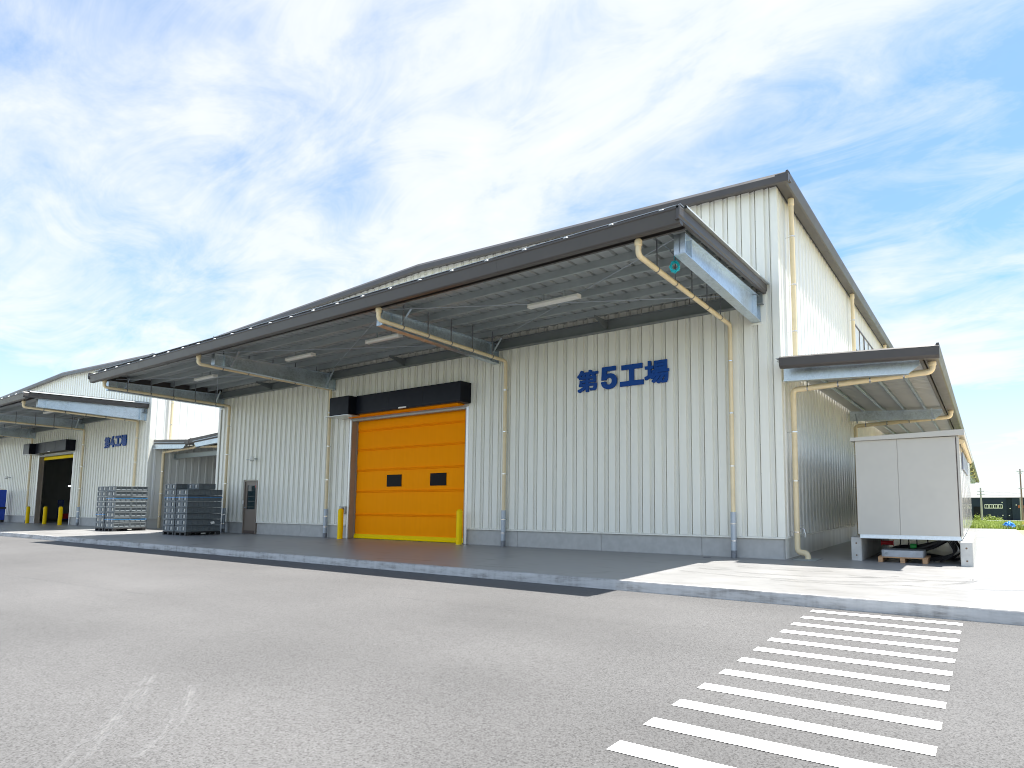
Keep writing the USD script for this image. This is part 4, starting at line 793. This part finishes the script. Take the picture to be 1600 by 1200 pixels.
t = thing('wooden_pallet', 'worn wooden pallet lying under the cabin', 'pallet', (1.70, 0.47, 0))
for i in range(5): part(t, 'deck_board', MB().box(0, 0.875, 0.0 + i * 0.165, 0.10 + i * 0.165, 0.088, 0.108, 0.002), 'pallet_wood')
for x in (0.0, 0.395, 0.785): part(t, 'bearer', MB().box(x, x + 0.085, 0.002, 0.755, 0.0, 0.0875, 0.003), 'pallet_wood')
t = thing('concrete_weight', 'grey concrete slab weight resting on the wooden pallet', 'weight', (1.765, 0.50, 0.109))
part(t, 'slab', MB().prism([(0.0, 0.03), (0.05, 0.0), (0.56, 0.0), (0.72, 0.06), (0.74, 0.12), (0.74, 0.66), (0.0, 0.66)], 'z', 0.0, 0.125), 'weight_concrete')
for x in (0.085, 0.60): part(t, 'lifting_eye', MB().tube([(x + 0.022 * math.cos(a), -0.004 + (0.028 if x > .3 else 0), 0.06 + 0.018 * math.sin(a)) for a in np.linspace(0, 6.2, 12)], 0.006, 6), 'galvanised_dull')

t = thing('cable_bundle', 'tangle of thick black cables hanging under the cabin floor', 'cables', (0, 0, 0))
r2 = np.random.default_rng(11)
for k in range(16):
    a = np.array([2.98 - 0.10 * r2.random(), 0.75 + 0.55 * r2.random(), 0.47]); b_ = np.array([1.75 + 0.5 * r2.random(), 1.05 + 0.5 * r2.random(), 0.13 + 0.10 * r2.random()]); s = np.linspace(0, 1, 16)
    c = a[None] * (1 - s)[:, None] + b_[None] * s[:, None]; c[:, 2] += -0.05 * np.sin(math.pi * s) + 0.025 * np.sin(s * 9 + k) * s; c[:, 1] += 0.06 * np.sin(s * 5 + k * 1.7)
    part(t, 'cable', MB().tube(c, 0.021 + 0.012 * r2.random(), 7), 'cable_black', smooth=50)
for k in range(6):
    x = 2.90 + 0.04 * k * 0.6; s = np.linspace(0, 1, 14); c = np.stack([x + 0.13 * np.sin(s * 2.6) - 0.55 * s ** 3 * (0.4 + 0.25 * k % 1.0), 0.70 + 0.09 * k + 0.25 * s, 0.46 - 0.445 * s ** 0.8], 1)
    part(t, 'cable', MB().tube(c, 0.013, 6), 'cable_black', smooth=50)
for k in range(4):
    y = 1.2 + 0.12 * k; part(t, 'cable', MB().tube([(2.2, y, 0.03 + 0.03 * k), (2.6, y - 0.12, 0.045 + 0.02 * k), (3.0, y + 0.03, 0.035), (3.11, y, 0.05)], 0.02, 6), 'cable_black', smooth=50)
for x, y in ((2.02, 1.35), (2.16, 1.5), (2.33, 1.3), (2.52, 1.4)): part(t, 'cable', MB().tube(path_with_elbows([(x, y, 0.47), (x, y, 0.28), (x - 0.14, y, 0.20)], 0.06), 0.012, 6), 'cable_black', smooth=50)
t = thing('cable_connector', 'round green cable connector among the black cables', 'connector', (2.28, 1.12, 0.285)); part(t, 'shell', MB().tube([(-0.06, 0, 0), (-0.05, 0, 0), (0.05, 0, 0), (0.06, 0, 0)], [0.04, 0.052, 0.052, 0.04], 14), 'green_plastic', smooth=40); part(t, 'collar', MB().tube([(-0.075, 0, 0), (-0.0605, 0, 0)], 0.035, 12), 'cable_black')
t = thing('red_reel', 'red cable end under the left side of the cabin', 'cable reel', (1.72, 1.75, 0.30)); part(t, 'drum', MB().tube([(-0.11, 0, 0), (0.11, 0, 0)], 0.045, 12), 'red_plastic', smooth=40); part(t, 'flange', MB().tube([(-0.125, 0, 0), (-0.111, 0, 0)], 0.065, 14).tube([(0.111, 0, 0), (0.125, 0, 0)], 0.065, 14), 'red_plastic')

# ------------------------------------------------------------------ things at the far left
t = thing('blue_bin', 'tall blue steel bin with a black band at the left picture edge', 'bin', (-48.6, -0.75, 0))
part(t, 'bin_body', MB().box(-0.45, 0.45, -0.40, 0.40, 0.14, 1.98, 0.01), 'cart_blue'); part(t, 'black_band', MB().box(-0.47, 0.50, -0.42, 0.42, 0.82, 0.93), 'rubber_black')
for x in (-0.36, 0.36):
    for y in (-0.3, 0.3): part(t, 'foot', MB().box(x - 0.06, x + 0.06, y - 0.06, y + 0.06, 0.0, 0.139), 'rubber_black')
t = thing('roll_cage', 'blue wire roll cage standing inside the open doorway', 'cage trolley', (-46.9, 2.2, 0.01))
for x in (-0.42, 0.42):
    for y in (-0.3, 0.3): part(t, 'cage_post', MB().tube([(x, y, 0.1), (x, y, 1.35)], 0.018, 6), 'cart_blue'); 
for x in np.linspace(-0.25, 0.25, 4): part(t, 'cage_bar', MB().tube([(x, -0.3, 0.2), (x, -0.3, 1.33)], 0.010, 5), 'cart_blue')
for z in (0.2, 0.75, 1.34): part(t, 'cage_rail', MB().box(-0.42, 0.42, -0.312, -0.288, z - 0.014, z + 0.014), 'cart_blue')
part(t, 'cage_floor', MB().box(-0.42, 0.42, -0.3, 0.3, 0.12, 0.16), 'cart_blue')
t = thing('red_crate', 'red box loaded in the blue roll cage', 'box', (-46.9, 2.2, 0.175)); part(t, 'box_body', MB().box(-0.3, 0.3, -0.22, 0.22, 0, 0.3, 0.01), 'red_plastic'); part(t, 'rim', MB().box(-0.315, 0.315, -0.235, 0.235, 0.301, 0.33), 'red_plastic')

usdkit.material(stage, '/World/Looks/lit_tube', {'e': ('emission', {'color': (0.85, 1.0, 0.92), 'strength': 2.0})}, surface='e.emission')
t = thing('lit_lamp', 'lit white strip lamp glowing inside the dark open doorway', 'lamp', (-46.3, 2.2, 2.25)); part(t, 'lit_tube', MB().box(-0.5, 0.45, -0.03, 0.03, -0.035, 0.035), 'lit_tube'); part(t, 'housing', MB().box(-0.52, 0.47, 0.0305, 0.07, -0.05, 0.05), 'white_trim')

# ------------------------------------------------------------------ land beyond the apron
v, f = [], []
xs_, ys_ = np.linspace(0.9, 60, 60), np.concatenate([np.linspace(18.62, 40, 40), np.linspace(41, 104, 34)])
G = np.stack(np.meshgrid(xs_, ys_, indexing='ij'), -1)
def bank_z(x, y): return -0.05 - 1.72 * np.clip((y - 18.6) / 78.0, 0, 1) ** 0.9
zz = bank_z(G[..., 0], G[..., 1]) + 0.14 * (meshkit.fbm(np.concatenate([G * 0.35, 0 * G[..., :1]], -1), 4, 2) - 0.5) * np.clip((G[..., 1] - 18.6) / 3, 0, 1)
ny = len(ys_); v = np.concatenate([G, zz[..., None]], -1).reshape(-1, 3)
f = [q for i in range(len(xs_) - 1) for j in range(ny - 1) for q in ((i * ny + j, (i + 1) * ny + j, (i + 1) * ny + j + 1), (i * ny + j, (i + 1) * ny + j + 1, i * ny + j + 1))]
structure('grass_bank', MB().add(v, f), 'bank_green', 'grassy ground falling away beyond the apron', smooth=True)
yy_ = np.linspace(18.62, 88, 40); sp = MB()
sp.add(np.vstack([np.stack([np.full(40, x), yy_, bank_z(0, yy_) + 0.09], 1) for x in (0.0, 2.75)]), [q for j in range(39) for q in ((j, 40 + j, 41 + j), (j, 41 + j, j + 1))])
structure('side_path', sp, 'slab_concrete', 'narrow concrete path along the far side wall of the factory')
structure('dirt_verge', MB().box(4.625, 60, KY + 0.0, 18.61, -1.8, -0.035), 'soil_tan', 'bare sandy ground along the right edge of the apron')
structure('far_lane', MB().box(3.6, 40, 70.0, 75.0, -1.9, -1.08), 'slab_concrete', 'pale concrete lane in front of the dark building')
def tufts(n, xr, yr, h, seed, zf, dens=None):
    r = np.random.default_rng(seed); V, T = [], []
    x = r.uniform(*xr, n); y = yr[0] + (yr[1] - yr[0]) * r.random(n) ** 1.6
    if dens is not None:
        k = meshkit.fbm(np.stack([x * 0.5, y * 0.25, 0 * x], 1), 3, seed) > dens; x, y = x[k], y[k]
    m = len(x); z = zf(x, y); B = 4
    for b in range(B):
        a = r.uniform(0, 6.28, m); hh = h * r.uniform(0.5, 1.4, m) * (1 + (y - yr[0]) * 0.006); ln = r.uniform(0.1, 0.6, m) * hh; w = 0.018 + 0.0006 * (y - 18) + 0.01 * r.random(m); px, py = x + r.normal(0, .06, m), y + r.normal(0, .06, m)
        p0 = np.stack([px - w * np.sin(a), py + w * np.cos(a), z], 1); p1 = np.stack([px + w * np.sin(a), py - w * np.cos(a), z], 1); p2 = np.stack([px + ln * np.cos(a), py + ln * np.sin(a), z + hh], 1)
        V.append(np.stack([p0, p1, p2], 1).reshape(-1, 3)); T.append(np.arange(3 * m).reshape(-1, 3) + sum(len(q) for q in V[:-1]))
    return MB().add(np.vstack(V), np.vstack(T))
tag(part(None, 'grass', tufts(26000, (1.0, 16), (18.9, 66), 0.20, 3, bank_z, 0.36), 'leaf_green'), 'rough green grass beyond the end of the apron', 'grass', kind='stuff')
tag(part(None, 'dry_grass', tufts(5000, (5.15, 9.5), (9.0, 26), 0.30, 9, lambda x, y: np.where(y < 18.6, -0.04, bank_z(x, y)), 0.35), 'leaf_yellow'), 'yellowed dry grass on the sandy verge', 'grass', kind='stuff')
def shrub(name, label, loc, rx, ry, h, n, seed, group, look_='leaf_green'):
    t = thing(name, label, 'shrub', loc, 0, group); r = np.random.default_rng(seed)
    c = r.normal(size=(16, 3)); c /= np.linalg.norm(c, axis=1, keepdims=True); c *= r.uniform(0.2, 0.8, (16, 1)); c[:, 2] = np.abs(c[:, 2])
    p = c[r.integers(0, 16, n)] + r.normal(0, 0.20, (n, 3)); p[:, 2] = np.abs(p[:, 2]); p *= [rx, ry, h]
    d = r.normal(size=(n, 3)); d /= np.linalg.norm(d, axis=1, keepdims=True); e = np.cross(d, r.normal(size=(n, 3))); e /= np.linalg.norm(e, axis=1, keepdims=True); s = h * 0.075 * r.uniform(0.6, 1.5, (n, 1))
    V = np.stack([p - e * s * 0.6, p + d * s * 1.5, p + e * s * 0.6, p - d * s * 1.2], 1).reshape(-1, 3); i = np.arange(n)[:, None] * 4
    part(t, 'foliage', MB().add(V, np.vstack([i + [0, 1, 2], i + [0, 2, 3]])), look_)
    for k in range(5): part(t, 'stem', MB().tube([(0, 0, -0.1), (rx * 0.3 * math.cos(k * 1.3), ry * 0.3 * math.sin(k * 1.3), h * 0.7)], [0.04, 0.01], 5), 'plank_brown')
for k, (x, y, rx, h, lb) in enumerate(((2.55, 94.5, 0.75, 1.05, 'dark green shrub left of the far concrete pole'), (3.55, 94.2, 0.6, 0.9, 'shrub just right of the far concrete pole'), (4.25, 94.0, 0.65, 1.0, 'rounded shrub below the left windows of the dark building'), (5.05, 94.2, 0.7, 0.85, 'low shrub at the right end of the row below the windows'))):
    shrub('shrub', lb, (x, y, -1.78), rx, 0.5, h, 420, 20 + k, 'shrubs along the dark building')
shrub('weed_clump', 'bushy green weeds right behind the blue tarpaulin', (5.35, 23.5, -0.2), 0.7, 0.6, 0.42, 420, 31, 'weeds at the end of the apron')

t = thing('dark_building', 'long low charcoal building in the far distance at the right', 'building', (0, 98.0, -1.80))
part(t, 'wall', MB().box(-12, 6.28, 0, 12, 0, 3.52).box(6.281, 7.0, 0.25, 12, 0, 3.52).box(7.001, 34, 0.0, 12, 0, 3.52), 'far_dark_wall')
part(t, 'parapet_cap', MB().box(-12.1, 34.1, -0.06, 12, 3.521, 3.60), 'box_trim')
for i in range(4):
    x = 3.42 + i * 0.59
    p_ = part(t, 'window', MB().box(x, x + 0.57, -0.05, -0.001, 1.92, 2.00).box(x, x + 0.57, -0.05, -0.001, 2.44, 2.52).box(x, x + 0.06, -0.05, -0.001, 2.001, 2.439).box(x + 0.51, x + 0.57, -0.05, -0.001, 2.001, 2.439).box(x + 0.27, x + 0.30, -0.045, -0.001, 2.001, 2.439), 'lamp_white')
    part(p_, 'window_pane', MB().box(x + 0.0601, x + 0.5099, -0.02, -0.005, 2.001, 2.439), 'glass_dark')
part(t, 'rust_panel', MB().box(7.75, 8.45, -0.04, -0.001, 1.98, 2.42), 'rust_orange')
for x, z in ((5.75, 2.85), (6.75, 1.9), (7.55, 2.45), (5.75, 0.86), (6.6, 0.86)): part(t, 'wall_fitting', MB().box(x - 0.07, x + 0.07, -0.12 if x < 6.2 else -0.1, 0.26, z - 0.06, z + 0.06), 'lamp_white')
part(t, 'side_door', MB().box(1.9, 2.9, -0.03, -0.001, 0.0, 2.2), 'hood_black')
def pole(label, loc, h, r, mat, arms):
    t = thing('utility_pole', label, 'pole', loc, 0, None); part(t, 'pole_shaft', MB().tube([(0, 0, -0.5), (0, 0, h)], [r, r * 0.62], 12), mat, smooth=40)
    for z, w in arms: part(t, 'cross_arm', MB().box(-w, w, -r - 0.06, -r * 0.4, z - 0.04, z + 0.04), 'galvanised_dull'); 
    for z, w in arms:
        for s in (-0.8, 0.8): part(t, 'insulator', MB().tube([(s * w, -r * 0.8, z + 0.041), (s * w, -r * 0.8, z + 0.16)], 0.035, 6), 'lamp_white')
pole('grey concrete utility pole in front of the dark building, left of its windows', (3.03, 92.0, -1.7), 4.9, 0.155, 'pole_concrete', ((4.35, 0.42), (3.9, 0.5)))
pole('tall utility pole with a cross-arm at the right picture edge', (8.02, 92.0, -1.7), 7.55, 0.13, 'pole_brown', ((7.2, 0.42), (6.9, 0.2), (4.7, 0.3)))
pole('short concrete prop pole beside the tall one at the right edge', (7.92, 93.2, -1.7), 3.4, 0.15, 'pole_concrete', ())
s = np.linspace(0, 1, 24)
for z0, z1, lb in ((2.65, 2.5, 'upper overhead wire between the distant poles'), (2.2, 2.35, 'lower overhead wire between the distant poles')):
    tag(part(None, 'overhead_wire', MB().tube(np.stack([3.03 + 30 * s, 92 + 0 * s, z0 + (z1 - z0) * s - 0.5 * 4 * s * (1 - s)], 1), 0.016, 4), 'cable_black'), lb, 'wire')

t = thing('tarpaulin_heap', 'bright blue tarpaulin thrown over a heap at the end of the apron', 'tarpaulin', (4.40, 19.35, -0.06))
ic = trimesh.creation.icosphere(4, 1.0); vv = np.array(ic.vertices); n_ = meshkit.fbm(vv * 2.6 + 5, 4, 8); lob = meshkit.fbm(vv * 1.1 + 2, 2, 3)
vv = vv * (0.62 + 0.45 * lob + 0.28 * (np.abs(n_ - 0.5) * 2))[:, None]; vv[:, 2] = np.maximum(vv[:, 2], -0.12) + 0.1; vv *= [0.30, 0.28, 0.37]
part(t, 'sheet', MB().add(vv, np.array(ic.faces)), 'tarp_blue', smooth=35)
part(t, 'fold', MB().hull([(0.30, -0.2, 0.0), (0.52, -0.1, 0.0), (0.36, 0.1, 0.0), (0.30, 0.0, 0.12), (0.42, -0.12, 0.07)]), 'tarp_blue')
for k, (x, y, a) in enumerate(((3.55, 19.3, 4), (3.85, 19.7, -3))):
    t = thing('timber_plank', ('brown timber lying left of the blue tarpaulin', 'second timber behind the first, left of the tarpaulin')[k], 'timber', (x, y, -0.05), a); part(t, 'plank', MB().box(-0.42, 0.42, -0.05, 0.05, 0.0, 0.09, 0.006), 'plank_brown'); part(t, 'bearer_block', MB().box(-0.30, -0.22, -0.09, 0.09, -0.08, -0.001), 'plank_brown')
t = thing('grey_pipe', 'short dark pipe leaning on the grass right of the blue tarpaulin', 'pipe', (5.0, 19.6, 0.0)); part(t, 'pipe_length', MB().tube([(-0.25, 0, 0.02), (0.15, 0.25, 0.20)], 0.045, 8), 'pole_concrete', smooth=40); part(t, 'pipe_end', MB().tube([(0.15, 0.25, 0.20), (0.17, 0.262, 0.209)], 0.038, 8), 'dark_gap')
